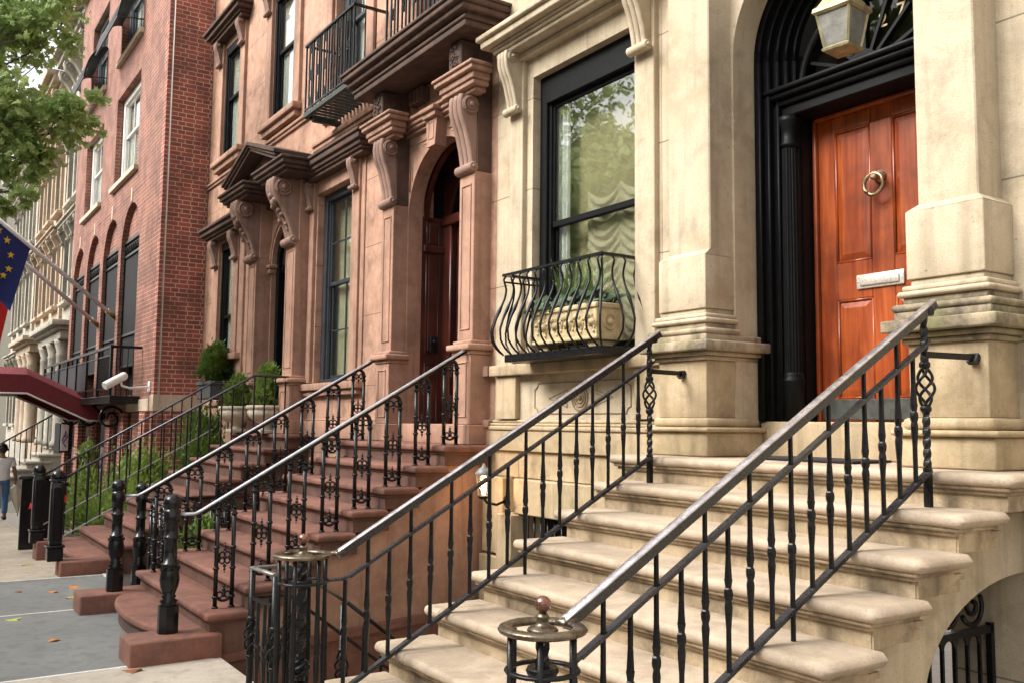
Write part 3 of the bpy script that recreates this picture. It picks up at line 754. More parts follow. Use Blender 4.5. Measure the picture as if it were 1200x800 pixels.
# ---- wrought railings of the cream stoop
BAL = {}
def hammered(h):
    """square bar that swells to a hammered knuckle"""
    k = .0115
    return [(k, 0), (k, h * .30), (k * 1.25, h * .36), (k * 1.55, h * .50 - .03), (k * 1.2, h * .50 - .008), (k * 1.65, h * .50 + .006), (k * 1.75, h * .50 + .022), (k * 1.5, h * .50 + .036), (k * 1.15, h * .50 + .042), (k * 1.6, h * .5 + .075), (k * 1.45, h * .62), (k * 1.0, h * .78), (k, h)]
def cream_railing(x, label, ringx, ringy, lx):
    t = thing('iron_railing', label, 'railing', (x, 3.0, .5), 'wrought iron railings of the cream stoop')
    hz = lambda y: 1.14 + (y - 1.964) * .573
    sz = lambda y: hz(y) - .163
    bz = lambda y: 1.615 - (4.132 - y) * .553
    yt = 4.19; rz = 1.125
    b = MB(); b.bar((x, 1.955, hz(1.955) - .010), (x, yt, hz(yt) - .010), .044, .036); b.obj('rail_bar', RAILB, t)
    b = MB(); n = 10; prof = [(-.0225, .003), (-.0205, .009), (-.008, .0125), (.008, .0125), (.0205, .009), (.0225, .003)]
    # moulded handrail cap
    vs = []; fs = []
    ys = [1.935 + (yt - 1.935) * i / 22 for i in range(23)]
    for yy in ys:
        for px, pz in prof: vs.append((x + px, yy, hz(yy) + .006 + pz))
    m = len(prof)
    for i in range(22):
        for k2 in range(m): l = (k2 + 1) % m; fs.append((i * m + k2, i * m + l, (i + 1) * m + l, (i + 1) * m + k2))
    fs += [tuple(range(m)), tuple(22 * m + k2 for k2 in range(m - 1, -1, -1))]
    b.add(vs, fs, True)
    b.obj('handrail', RAILTOP, t)
    b = MB(); b.bar((x, 2.02, sz(2.02)), (x, 4.14, sz(4.14)), .032, .016); b.tube([(x, 2.10, sz(2.10)), (x, 2.03, sz(2.03)), (x * .6 + ringx * .4, 1.985, rz - .128), (ringx + .02, ringy + .113, rz - .13)], .015, 8, flat=.6); b.obj('middle_rail', RAILB, t)
    b = MB(); b.bar((x, 1.30, bz(1.30)), (x, 4.12, bz(4.12)), .034, .018); b.obj('bottom_rail', RAILB, t)
    # ring volute: flat bronze scroll the handrail runs into
    b = MB(); pts = []
    a0 = math.atan2(1.95 - ringy, x - ringx)
    for i in range(56):
        a = a0 + 2 * math.pi * 1.02 * i / 55; r_ = .125
        pts.append((ringx + r_ * math.cos(a), ringy + r_ * math.sin(a), rz + .004))
    b.tube([(x, 1.99, hz(1.97)), (x, 1.95, hz(1.96)), ((x + pts[2][0]) / 2, (1.95 + pts[2][1]) / 2, rz + .006)] + pts[2:], .026, 10, flat=.55)
    b.obj('ring_scroll', RINGM, t)
    b = MB(); b.lathe([(.048, 0), (.053, .008), (.048, .016), (.032, .022), (.022, .028), (.02, .045), (.024, .05), (.02, .056), (.013, .066)], (ringx, ringy, rz - .008), 22); b.obj('finial_base', RINGM, t)
    b = MB(); b.ball((ringx, ringy, rz + .085), .0285, 18); b.obj('finial_ball', COPPER, t)
    b = MB(); b.torus((ringx, ringy, rz - .13), .115, .014, 'z', 30, 8, flat=.6); b.lathe([(.05, -.015), (.056, 0), (.05, .012)], (ringx, ringy, rz - .13), 18); b.obj('lower_ring', IRON, t)
    # centre post: twisted square bar
    def twisted(b, cx, cy, z0, z1, r_, turns, n=28):
        vs = []; fs = []
        for i in range(n + 1):
            u = i / n; a = turns * 2 * math.pi * u
            for k2 in range(4): q = a + math.pi / 2 * k2; vs.append((cx + r_ * math.cos(q), cy + r_ * math.sin(q), z0 + (z1 - z0) * u))
        for i in range(n):
            for k2 in range(4): l = (k2 + 1) % 4; fs.append((i * 4 + k2, i * 4 + l, i * 4 + 4 + l, i * 4 + 4 + k2))
        b.add(vs, fs)
    def basket(b, cx, cy, z0, z1, rmax, r_=.0075):
        for k2 in range(4):
            pts = []
            for i in range(17):
                u = i / 16; a = math.pi / 2 * k2 + 1.5 * math.pi * u; rr = .006 + rmax * math.sin(math.pi * u)
                pts.append((cx + rr * math.cos(a), cy + rr * math.sin(a), z0 + (z1 - z0) * u))
            b.tube(pts, r_, 6)
        for zz in (z0, z1): b.lathe([(.016, -.02), (.026, -.008), (.026, .008), (.016, .02)], (cx, cy, zz), 12)
    b = MB(); twisted(b, ringx, ringy, rz - .14, rz - .01, .024, .6); twisted(b, ringx, ringy, .55, rz - .14, .03, .9); twisted(b, ringx, ringy, .0, .5, .03, .7); basket(b, ringx, ringy, .52, .62, .04, .01)
    b.obj('newel_post', IRON, t)
    for i in range(6):
        a = math.pi * 2 * (i + .35) / 6; b = MB(); c = (ringx + .118 * math.cos(a), ringy + .118 * math.sin(a), -.0)
        b.lathe([(.011, 0), (.011, .45), (.0165, .62), (.0125, .645), (.0175, .66), (.0125, .68), (.0165, .70), (.011, .9), (.011, rz - .01)], c, 8); b.obj('ring_baluster', IRON, t)
    # top newel with basket twist
    b = MB(); yn = 4.105
    basket(b, x, yn, 1.90, 2.11, .036); twisted(b, x, yn, 2.12, hz(yn) - .02, .019, .9); twisted(b, x, yn, 1.62, 1.885, .019, 1.3); b.bar((x, yn, LZ - RISE), (x, yn, 1.62), .03)
    b.cyl((x, yn + .03, hz(yn) + .0), .022, -.026, .026, 'x', 12)
    b.obj('top_newel', IRON, t)
    b = MB(); b.bar((x, yn, 2.16), (lx, 4.44, 2.16), .02, .03); b.bar((lx, 4.455, 2.145), (lx, 4.43, 2.16), .05, .05); b.obj('wall_bracket', IRON, t)
    for i in range(17):
        yy = 4.008 - .1255 * i
        top = (hz(yy) - .006) if i % 2 else (sz(yy) - .004); low = bz(yy)
        if i in (6, 7) : low = LZ - RISE * math.ceil((Y0 - yy) / TREAD) if i == 7 else low
        b = MB(); h = top - low
        pr = hammered(h if i % 2 == 0 else h - .16)
        if i % 2: pr = pr[:-1] + [(.0105, h)]
        b.lathe(pr, (x, yy, low), 6, smooth=False, rot=.3); b.obj('baluster', IRON, t)
    return t
cream_railing(-2.6, 'black iron railing on the near right side of the cream stoop, ending in bronze ring', -2.575, 1.845, -2.55)
cream_railing(-4.55, 'black iron stair railing on the far side of the cream stoop below the planter window', -4.60, 1.785, -4.6)

# ---- areaway stair railing between the stoops
t = thing('iron_railing', 'low iron railing with pale worn handrail descending to the basement between the stoops', 'railing', (-5.75, 2.2, 0))
b = MB(); A = (-5.77, 1.915, .90)
b.tube([(-5.40, 1.93, .905), A, (-5.74, 2.14, .905), (-5.93, 2.62, .60)], .021, 8, flat=.6)
b.obj('handrail', paint('worn_grey_rail', (.22, .21, .19), .35, .3, None, .1, metal=.5), t)
b = MB(); b.tube([(-5.93, 2.62, .60), (-6.0, 3.3, .07)], .014, 8); b.bar((-5.77, 1.915, .72), (-5.45, 1.93, .72), .022, .016); b.bar((-5.77, 1.915, .72), (-5.74, 2.14, .72), .022, .016); b.bar((-5.74, 2.14, .72), (-6.0, 3.1, .0), .022, .016); b.bar((-5.77, 1.915, .1), (-5.45, 1.93, .1), .022, .016)
b.obj('middle_rail', IRON, t)
for px, py, zt in ((-5.77, 1.915, .9), (-5.40, 1.93, .9), (-5.74, 2.14, .9), (-5.9, 2.58, .60)):
    b = MB(); lo = 0 if py < 2.15 else -1.2
    b.cyl((px, py, 0), .02, lo, zt, 'z', 8)
    for k in range(4):
        pts = []
        for i in range(13):
            u = i / 12; a = math.pi / 2 * k + 1.5 * math.pi * u; rr = .018 + .026 * math.sin(math.pi * u); pts.append((px + rr * math.cos(a), py + rr * math.sin(a), zt - .52 + .2 * u))
        b.tube(pts, .008, 5)
    b.lathe([(.02, 0), (.03, .015), (.02, .03)], (px, py, zt - .55), 10); b.lathe([(.02, 0), (.03, .015), (.02, .03)], (px, py, zt - .32), 10)
    b.obj('newel_post', IRON, t)
for px, py, zt, lo in ((-5.66, 1.92, .72, .1), (-5.55, 1.925, .72, .1), (-5.76, 2.03, .72, 0), (-5.82, 2.30, .60, -.4), (-5.87, 2.45, .48, -.5), (-5.93, 2.75, .42, -.6), (-5.96, 2.9, .3, -.8), (-5.98, 3.05, .2, -.9)):
    b = MB(); h = zt - lo; b.lathe(hammered(h), (px, py, lo), 6, smooth=False); b.obj('baluster', IRON, t)

# ---- lantern hanging in the arch
ln = thing('hanging_lantern', 'tapered weathered brass lantern with cloudy panes hanging in the arch above the red door', 'lantern', (-3.35, 4.55, 4.0))
lc = (-3.325, 4.52); rt = Matrix.Rotation(R(6), 3, 'Z')
def sq(b, lv, m4=True):
    vs = []; 
    for h, z in lv:
        for sx, sy in ((-1, -1), (1, -1), (1, 1), (-1, 1)):
            v = rt @ Vector((sx * h, sy * h, 0)); vs.append((lc[0] + v.x, lc[1] + v.y, z))
    fs = []
    for i in range(len(lv) - 1):
        for k in range(4): l = (k + 1) % 4; fs.append((4 * i + k, 4 * i + l, 4 * i + 4 + l, 4 * i + 4 + k))
    fs += [(3, 2, 1, 0), tuple(4 * (len(lv) - 1) + k for k in range(4))]
    b.add(vs, fs)
b = MB(); sq(b, [(.112, 4.225), (.124, 4.238), (.120, 4.262), (.10, 4.28), (.078, 4.32), (.068, 4.38), (.07, 4.40), (.04, 4.43), (.015, 4.48)]); b.obj('lantern_cap', BRONZEL, ln)
b = MB(); sq(b, [(.055, 4.0), (.083, 4.005), (.087, 4.018), (.075, 4.03)])
for sx, sy in ((-1, -1), (1, -1), (1, 1), (-1, 1)):
    p = rt @ Vector((sx * .072, sy * .072, 0)); q = rt @ Vector((sx * .106, sy * .106, 0)); b.bar((lc[0] + p.x, lc[1] + p.y, 4.02), (lc[0] + q.x, lc[1] + q.y, 4.24), .014)
b.obj('lantern_frame', BRONZEL, ln)
b = MB(); sq(b, [(.070, 4.025), (.104, 4.232)]); b.obj('lantern_pane', LANTG, ln)
b = MB(); b.cyl((lc[0], lc[1], 0), .018, 4.03, 4.13, 'z', 10); b.obj('candle_tube', WHITEP, ln)
b = MB(); b.cyl((lc[0], lc[1], 0), .009, 4.48, 5.08, 'z', 8); b.obj('hanging_rod', IRON, ln)

# ---- lit wall sconce beside the brown stoop
sc_ = thing('wall_sconce', 'small lit coach lamp on a black bracket against the wall beside the cream stoop', 'wall lamp', (-7.0, 4.55, 1.1))
b = MB(); b.lathe([(.02, 0), (.045, .01), (.045, .02), (.02, .03)], (-6.91, 4.53, 1.13), 12, 'y'); b.tube([(-6.91, 4.53, 1.13), (-6.92, 4.45, 1.10), (-6.95, 4.37, 1.12), (-6.96, 4.34, 1.16)], .012, 7); b.lathe([(.03, 0), (.05, .02), (.05, .03), (.02, .035)], (-6.96, 4.34, 1.15), 12); b.obj('bracket', IRON, sc_)
b = MB(); b.lathe([(.075, 0), (.08, .012), (.05, .05), (.02, .07), (.008, .10)], (-6.96, 4.34, 1.36), 12)
for k in range(6): a = k * math.pi / 3; b.bar((-6.96 + .045 * math.cos(a), 4.34 + .045 * math.sin(a), 1.18), (-6.96 + .066 * math.cos(a), 4.34 + .066 * math.sin(a), 1.37), .007)
b.obj('lamp_cap', paint('grey_lamp_metal', (.20, .20, .19), .4), sc_)
b = MB(); b.lathe([(.04, 0), (.06, .18)], (-6.96, 4.34, 1.18), 12); b.obj('lamp_glass', GLASS, sc_)
b = MB(); b.lathe([(.012, 0), (.022, .04), (.018, .09), (.004, .12)], (-6.96, 4.34, 1.20), 10); b.obj('bulb', BULB, sc_)
pl_ = bpy.data.lights.new('sconce_light', 'POINT'); pl_.energy = 3.5; pl_.color = (1, .55, .22); pl_.shadow_soft_size = .05; plo = bpy.data.objects.new('sconce_light', pl_); plo.location = (-6.96, 4.34, 1.27); COL.objects.link(plo)

# ---- bellied window guard with planter
wg = thing('window_guard', 'black bellied iron window guard holding a stone planter at the cream house window', 'window guard', (-6.0, 4.4, 2.33))
gx0, gx1, gy, gz0, gz1 = -6.70, -5.37, 4.37, 2.335, 3.09
b = MB(); b.rbox(gx0, gx1, gy, 4.80, gz0, gz0 + .065, .006, 1); b.obj('base_shelf', IRON, wg)
b = MB(); b.bar((gx0 - .02, gy, gz1), (gx1 + .02, gy, gz1), .035, .022); b.bar((gx0, gy, gz1), (gx0, YW, gz1), .035, .022); b.bar((gx1, gy, gz1), (gx1, YW, gz1), .035, .022)
b.bar((gx0, gy, gz1 - .06), (gx0, YW, gz1 - .06), .02, .014); b.obj('top_rail', IRON, wg)
def belly(h):     # outward bulge along height 0..1
    pts = [(0, .02), (.06, .075), (.16, .125), (.30, .135), (.45, .10), (.60, .05), (.72, .012), (.82, -.002), (.90, .012), (.95, .03), (1., .005)]
    for (a, p), (c, q) in zip(pts, pts[1:]):
        if h <= c: u = (h - a) / (c - a); return p + (q - p) * u
    return 0
def belly_bar(x, y, dx, dy):
    b = MB(); pts = []; rs = []
    for i in range(25):
        h = i / 24; d = belly(h); pts.append((x + dx * d, y + dy * d, gz0 + .06 + (gz1 - gz0 - .07) * h)); rs.append(.0085 + .005 * math.exp(-((h - .55) / .05) ** 2) + .003 * math.exp(-((h - .5) / .14) ** 2))
    b.tube(pts, .0095, 6, rs=rs); b.obj('bar', IRON, wg)
for i in range(12): belly_bar(gx0 + .02 + (gx1 - gx0 - .04) * i / 11, gy, 0, -1)
for yy in (gy + .10, gy + .21, gy + .32): belly_bar(gx0, yy, -1, 0); belly_bar(gx1, yy, 1, 0)
belly_bar(gx0 + .01, gy + .01, -.7, -.7); belly_bar(gx1 - .01, gy + .01, .7, -.7)
px0, px1, py0, py1, pz0, pz1 = -6.36, -5.52, 4.44, 4.70, 2.46, 2.74
pl = thing('planter_box', 'pale carved stone window planter inside the black bellied guard', 'planter', (-5.94, 4.57, 2.40))
b = MB(); b.grid_wall(px0, px1, pz0, pz1, py0, py0 + .03, []); b.box(px0, px1, py1 - .03, py1, pz0, pz1); b.box(px0, px0 + .03, py0 + .03, py1 - .03, pz0, pz1); b.box(px1 - .03, px1, py0 + .03, py1 - .03, pz0, pz1); b.box(px0 + .03, px1 - .03, py0 + .03, py1 - .03, pz0, pz0 + .04)
b.obj('trough', TERRA, pl, bevel=.008)
b = MB(); b.rbox(px0 - .015, px1 + .015, py0 - .015, py0 + .03, pz1 - .035, pz1 + .005, .008, 2); b.rbox(px1 - .02, px1 + .015, py0, py1, pz1 - .035, pz1 + .005, .008, 2); b.rbox(px0 - .012, px1 + .012, py0 - .012, py0 + .02, pz0, pz0 + .03, .008, 2)
for i in range(15):
    cx = px0 + .05 + i * .053; zz = pz0 + .16 + .03 * math.sin(i * 2.1)
    b.ball((cx, py0 - .002, zz), .02 + .007 * (i % 3), 8, .9); b.ball((cx + .02, py0 - .001, zz - .07), .013, 8); b.tube([(cx, py0, zz), (cx + .03, py0 - .006, zz - .05), (cx + .055, py0, zz + .01)], .009, 5)
b.torus((px1 + .001, (py0 + py1) / 2, pz0 + .14), .06, .01, 'x', 16, 5); b.ball((px1, (py0 + py1) / 2, pz0 + .14), .03, 8)
b.obj('relief', TERRA, pl)
for cx in (px0 + .10, px1 - .10): b = MB(); b.rbox(cx - .06, cx + .06, py0 + .03, py1 - .03, gz0 + .066, pz0 + .001, .012, 2); b.obj('foot', TERRA, pl)
b = MB(); b.box(px0 + .031, px1 - .031, py0 + .031, py1 - .031, pz0 + .04, pz1 - .03); b.obj('soil', SOIL, pl)
def blade(b, base, d, L, w, droop=.4, n=6, smooth=True):
    d = Vector(d).normalized(); side = d.cross(Vector((0, 0, 1))); side = side.normalized() if side.length > .05 else Vector((1, 0, 0))
    vs = []; p = Vector(base); st = L / n; dd = d.copy()
    for i in range(n + 1):
        ww = w * (1 - (i / n) ** 2) + .0006
        vs += [p - side * ww / 2, p + side * ww / 2]; p = p + dd * st; dd = (dd + Vector((0, 0, -droop / n))).normalized()
    b.add(vs, [(2 * i, 2 * i + 1, 2 * i + 3, 2 * i + 2) for i in range(n)], smooth)
sp = MB()
for cx in (-6.08, -5.93, -5.72):
    for i in range(38):
        a = ru(0, 6.28); t_ = ru(.1, .55); blade(sp, (cx + ru(-.03, .03), 4.57 + ru(-.03, .03), pz1 - .03), (math.cos(a) * t_, math.sin(a) * t_, 1), ru(.3, .55), .017, ru(.1, .9))
sp.solo('spiky_plant', GRASSL, 'spiky upright green leaves growing in the window planter', 'plant', (-5.9, 4.57, pz1))
hs = MB()
for i in range(150):
    cx = ru(px0 + .0, px1 - .0); a = ru(0, 6.28); c = Vector((cx, ru(py0 - .02, py1), pz1 + ru(-.02, .13))); r_ = ru(.025, .055)
    n_ = Vector((math.cos(a) * .6, -.7 + .4 * math.sin(a), ru(.3, 1))).normalized(); u = n_.orthogonal().normalized(); v = n_.cross(u)
    rim = [c + u * (r_ * math.cos(q)) + v * (r_ * .8 * math.sin(q)) - n_ * (.012 if k % 2 else 0) for k, q in enumerate([j * math.pi / 4 for j in range(8)])]
    hs.add([c] + rim, [(0, j + 1, (j + 1) % 8 + 1) for j in range(8)], True)
for i in range(14): cx = ru(px0 - .03, px0 + .25); a = ru(2, 4.5); blade(hs, (cx, py0, pz1), (math.cos(a), -.5, .2), .16, .03, 1.2)
hs.solo('leafy_plant', HOSTA, 'low dark rounded leaves spilling over the rim of the window planter', 'plant', (-5.9, 4.57, pz1))
# ================================================================== NEAR BROWNSTONE (door standing ajar)
b1 = thing('brownstone_townhouse', 'brownstone townhouse beside the cream house, with a heavy scrolled hood over its dark red door', 'house', (-9.8, 4.73, 0))
w = MB()
BX0, BX1 = -12.2, -7.412
DC = -8.525; DR = .725                                  # door centre and half width
w.grid_wall(BX0, -9.6, -.5, 11, YW, 5.05, [(-12.0, -10.80, 2.31, 4.92), (-11.55, -10.55, 5.84, 8.3)])
w.grid_wall(-9.6, BX1, 5.5, 11, YW + .001, 5.05, [(-9.05, -8.0, 5.9, 8.3)])
w.box(-9.6, DC - DR - .02, YW + .002, 5.05, -.5, 5.5); w.box(DC + DR + .02, BX1, YW + .002, 5.05, -.5, 5.5)
w.obj('wall', BROWNJ, b1)
s = MB(); s.spandrel(DC, DR, 4.12, DC - DR - .03, DC + DR + .03, 5.5, YW - .006, 4.90, 26, 1.61); s.obj('arch_surround', BROWN, b1)
# spandrel panels and keystone
s = MB()
for sg in (-1, 1):
    x_o, x_i = DC + sg * .70, DC + sg * .17
    s.tube([(x_o, YW - .004, 4.40), (x_o, YW - .004, 4.92), (x_i, YW - .004, 4.92)], .016, 6); s.tube([(x_o - sg * .05, YW - .004, 4.52), (x_o - sg * .05, YW - .004, 4.87), (x_i + sg * .06, YW - .004, 4.87)], .008, 6)
s.obj('spandrel_moulding', BROWN, b1)
s = MB(); s.prism([(DC - .085, 4.74), (DC + .085, 4.74), (DC + .12, 5.06), (DC - .12, 5.06)], 'y', YW - .13, YW + .01); s.rbox(DC - .14, DC + .14, YW - .17, YW, 5.04, 5.10, .01, 2); s.rbox(DC - .16, DC + .16, YW - .2, YW, 5.10, 5.15, .01, 2)
for a, c, z0, z1 in ((-.055, -.045, 4.82, 5.0), (.045, .055, 4.82, 5.0), (-.055, .055, 4.815, 4.825), (-.055, .055, 4.995, 5.005)): s.box(DC + a, DC + c, YW - .136, YW - .12, z0, z1)
s.obj('keystone', BROWN, b1)
s = MB(); moulded(s, DC - .86, DC + .86, YW, [(5.02, 5.06, .05), (5.06, 5.10, .085), (5.10, 5.15, .11), (5.15, 5.19, .14)], (0, 0)); s.obj('entablature', BROWN, b1)
def door_pilaster(house, x0, x1, yf, zb, m, ztop, cap=True, pedtop=2.56):
    b = MB()
    b.rbox(x0 - .05, x1 + .05, yf - .06, YW + .01, zb + .002, zb + .19, .008, 1)
    b.rbox(x0 - .02, x1 + .02, yf - .03, YW + .01, zb + .19, pedtop - .1, .006, 1)
    b.rbox(x0 - .035, x1 + .035, yf - .045, YW + .01, pedtop - .1, pedtop - .06, .01, 2); b.rbox(x0 - .075, x1 + .075, yf - .09, YW + .01, pedtop - .06, pedtop, .018, 3)
    b.rbox(x0 - .03, x1 + .03, yf - .035, YW + .01, pedtop, pedtop + .035, .01, 2)
    b.rbox(x0, x1, yf, YW + .01, pedtop + .03, ztop, .006, 1)
    # sunk panels: raised frame bars
    for lo, hi, yy, i in ((pedtop + .14, ztop - .12, yf, .05), (zb + .26, pedtop - .17, yf - .03, .045)):
        for a, c, e, f in ((x0 + i, x0 + i + .012, lo, hi), (x1 - i - .012, x1 - i, lo, hi), (x0 + i, x1 - i, lo, lo + .012), (x0 + i, x1 - i, hi - .012, hi)):
            b.rbox(a, c, yy - .010, yy + .004, e, f, .003, 1)
    b.obj('pilaster', m, house)
for x0, x1 in ((-9.545, -9.265), (-7.80, -7.52)):
    door_pilaster(b1, x0, x1, 4.54, LZ, BROWN, 4.24)
    b = MB(); b.rbox(x0 - .0, x1 + .0, 4.57, YW + .01, 4.24, 5.55, .006, 1); b.obj('console_backing', BROWND, b1)
    b = console(MB(), x0 + .005, x1 - .005, 4.60, 4.98, 4.225, .19, .06, .095, .05); b.obj('console', BROWNC, b1)
    b = MB(); moulded(b, x0, x1, 4.58, [(4.985, 5.03, .12), (5.03, 5.08, .17), (5.08, 5.15, .19), (5.15, 5.20, .23), (5.20, 5.235, .25)]); b.obj('bracket_cap', BROWN, b1)
    b = MB(); b.rbox(x0 + .02, x1 - .02, 4.38, YW, 5.235, 5.52, .01, 1)
    for i in range(40): b.ball((ru(x0 + .06, x1 - .06), 4.378, ru(5.28, 5.47)), ru(.008, .02), 6)
    for i in range(12): b.ball((x1 - .018, ru(4.42, 4.7), ru(5.28, 5.47)), ru(.008, .016), 6)
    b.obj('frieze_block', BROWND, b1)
# the hood
s = MB()
hx0, hx1, hy = -9.80, -7.27, 4.26
s.rbox(hx0, hx1, hy, YW, 5.535, 5.60, .012, 2); s.rbox(hx0 - .02, hx1 + .02, hy - .02, YW, 5.60, 5.64, .014, 2); s.rbox(hx0 + .0, hx1 - .0, hy + .02, YW, 5.64, 5.67, .006, 1)
s.rbox(hx0 - .07, hx1 + .06, hy - .07, YW, 5.67, 5.735, .02, 3); s.rbox(hx0 - .10, hx1 + .08, hy - .12, YW, 5.735, 5.80, .02, 2); s.rbox(hx0 - .12, hx1 + .09, hy - .14, YW, 5.80, 5.835, .01, 2)
s.box(hx0 + .1, hx1 - .1, hy + .12, YW, 5.835, 5.86)
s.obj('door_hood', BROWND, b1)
for cx in (-8.95, -8.1): 
    s = MB()
    for i in range(4): s.rbox(cx - .16 + i * .085, cx - .10 + i * .085, 4.62, YW, 5.33, 5.50, .01, 1)
    s.obj('frieze_flutes', BROWND, b1)
# timber lined vestibule and the door standing ajar
s = MB()
for sg in (-1, 1):
    xw = DC + sg * (DR + .01); s.box(xw, xw + sg * .04, 4.905, 5.9, 1.6, 4.15)
    for z0, z1 in ((1.85, 2.45), (2.62, 3.72), (3.84, 4.08)):
        a, c = sorted((xw - sg * .014, xw + sg * .01))
        s.rbox(a, c, 4.99, 5.10, z0, z1, .006, 1)
        s.tube([(xw - sg * .002, 4.965, z0 - .03), (xw - sg * .002, 5.125, z0 - .03), (xw - sg * .002, 5.125, z1 + .03), (xw - sg * .002, 4.965, z1 + .03)], .012, 6, closed=True)
    a, c = sorted((xw - sg * .05, xw + sg * .01)); s.rbox(a, c, 4.91, 5.17, 3.74, 3.82, .01, 1)
    a, c = sorted((xw - sg * .16, xw)); s.rbox(a, c, 5.18, 5.30, 1.6, 4.15, .008, 1); s.cyl((xw - sg * .17, 5.19, 0), .02, 1.6, 4.15, 'z', 8)
s.spandrel(DC, DR - .12, 4.12, DC - DR, DC + DR, 4.12 + DR + .02, 5.18, 5.30, 22); s.spandrel(DC, DR - .02, 4.12, DC - DR, DC + DR, 4.12 + DR + .02, 4.92, 4.98, 22)
s.rbox(DC - DR, DC + DR, 5.15, 5.32, 4.06, 4.17, .012, 2)
s.obj('vestibule_panelling', MAHOG, b1)
s = MB(); s.box(DC - .9, DC + .9, 6.4, 6.44, 1.5, 5.2); s.box(DC - .9, DC + .9, 4.95, 6.4, 5.0, 5.04); s.box(DC - .95, DC - .9, 4.98, 6.4, 1.5, 5.04); s.box(DC + .9, DC + .95, 4.98, 6.4, 1.5, 5.04); s.obj('hall_interior', DARK, b1)
s = MB(); s.box(DC - DR, DC + DR, 5.22, 5.228, 4.17, 4.12 + DR); s.obj('fanlight', GLASSD, b1)
s = MB(); s.rbox(DC - DR + .16, DC - DR + .60, 5.26, 5.31, 1.80, 4.05, .006, 1)
for z0, z1 in ((1.95, 2.5), (2.75, 3.85)):
    s.rbox(DC - DR + .24, DC - DR + .52, 5.248, 5.27, z0, z1, .01, 1); s.tube([(DC - DR + .23, 5.258, z0 - .01), (DC - DR + .53, 5.258, z0 - .01), (DC - DR + .53, 5.258, z1 + .01), (DC - DR + .23, 5.258, z1 + .01)], .012, 6, closed=True)
dl = s.obj('front_door', MAHOG, b1)
s = MB(); s.lathe([(.012, 0), (.012, -.04), (.028, -.05), (.03, -.07), (.015, -.085)], (DC - DR + .56, 5.26, 2.66), 12, 'y'); s.obj('door_knob', BRASS, dl)
s = MB(); s.rbox(DC - DR + .02, DC - DR + .06, 5.0, 5.09, 2.60, 2.78, .008, 2); s.ball((DC - DR + .065, 5.045, 2.72), .02, 10); s.obj('lock_box', IRON, b1)
s = MB(); s.rbox(DC - DR + .001, DC + DR - .001, 4.66, 5.9, 1.602, 1.80, .01, 2); s.obj('threshold', BROWN, b1)
# ground floor window
s = MB()
strip(s, -12.19, -12.04, 2.33, 5.10); strip(s, -10.75, -10.53, 2.33, 5.10); s.rbox(-10.53, -10.42, YW - .02, YW + .01, 2.33, 5.10, .005, 1)
s.rbox(-12.04, -10.75, YW - .02, YW + .01, 4.925, 5.10, .005, 1); s.obj('window_surround', BROWN, b1)
for a, c in ((-12.185, -12.05), (-10.71, -10.56)): console(MB(), a, c, YW - .05, 5.10, 4.71, .10, .035, .042, .032).obj('console', BROWNC, b1)
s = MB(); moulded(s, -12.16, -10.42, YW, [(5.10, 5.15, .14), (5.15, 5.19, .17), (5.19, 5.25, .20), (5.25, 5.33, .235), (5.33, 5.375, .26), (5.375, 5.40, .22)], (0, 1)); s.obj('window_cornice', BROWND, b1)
s = MB(); s.rbox(-12.2, -10.36, YW - .12, YW + .05, 2.22, 2.315, .012, 2); s.rbox(-12.2, -10.42, YW - .08, YW + .01, 2.15, 2.22, .01, 2); s.obj('window_sill', BROWN, b1)
s = MB(); moulded(s, BX0, -9.6, YW, [(1.60, 1.82, .06), (1.82, 1.85, .03)], (0, 0)); s.obj('base_course', BROWN, b1); s = MB(); s.rbox(-7.72, BX1, YW - .05, YW + .01, 1.4, 1.77, .006, 1); s.rbox(-7.72, BX1, YW - .075, YW + .01, 1.77, 1.845, .012, 2)
s.obj('base_course', BROWN, b1); s = MB(); s.rbox(-7.50, -7.407, YW - .088, YW + .01, 2.25, 2.35, .006, 1); s.obj('ledge_end', BROWN, b1)
w1 = sash(b1, -12.0, -10.80, 2.32, 4.92, 4.84, 3.64, BLUEG, GLASS, .11, cols=2, rows=2, head=.10)
s = MB(); s.box(-12.1, -10.7, 5.0, 5.04, 2.2, 5.1); s.obj('blind', GREENI, w1)
# upper french windows behind the balconies
f1 = sash(b1, -11.55, -10.55, 5.85, 8.3, 4.86, 7.2, BLUEG, GLASS, .16, cols=2, rows=1); s = MB(); s.box(-11.7, -10.4, 5.02, 5.06, 5.7, 8.4); s.obj('blind', LACE, f1)
f2 = sash(b1, -9.05, -8.0, 5.92, 8.3, 4.86, 7.2, BLUEG, GLASS, .16, cols=2, rows=1); s = MB(); s.box(-9.2, -7.9, 5.02, 5.06, 5.7, 8.4); s.obj('blind', LACE, f2)
s = MB()
for a, c in ((-11.85, -11.60), (-10.5, -10.25), (-9.35, -9.1), (-7.95, -7.7)): strip(s, a, c, 5.86, 9.0, .045)
s.obj('upper_window_surround', BROWN, b1)
s = MB(); moulded(s, BX0, -9.95, YW, [(5.56, 5.62, .03), (5.62, 5.69, .055)], (0, 0)); s.obj('string_course', BROWN, b1)

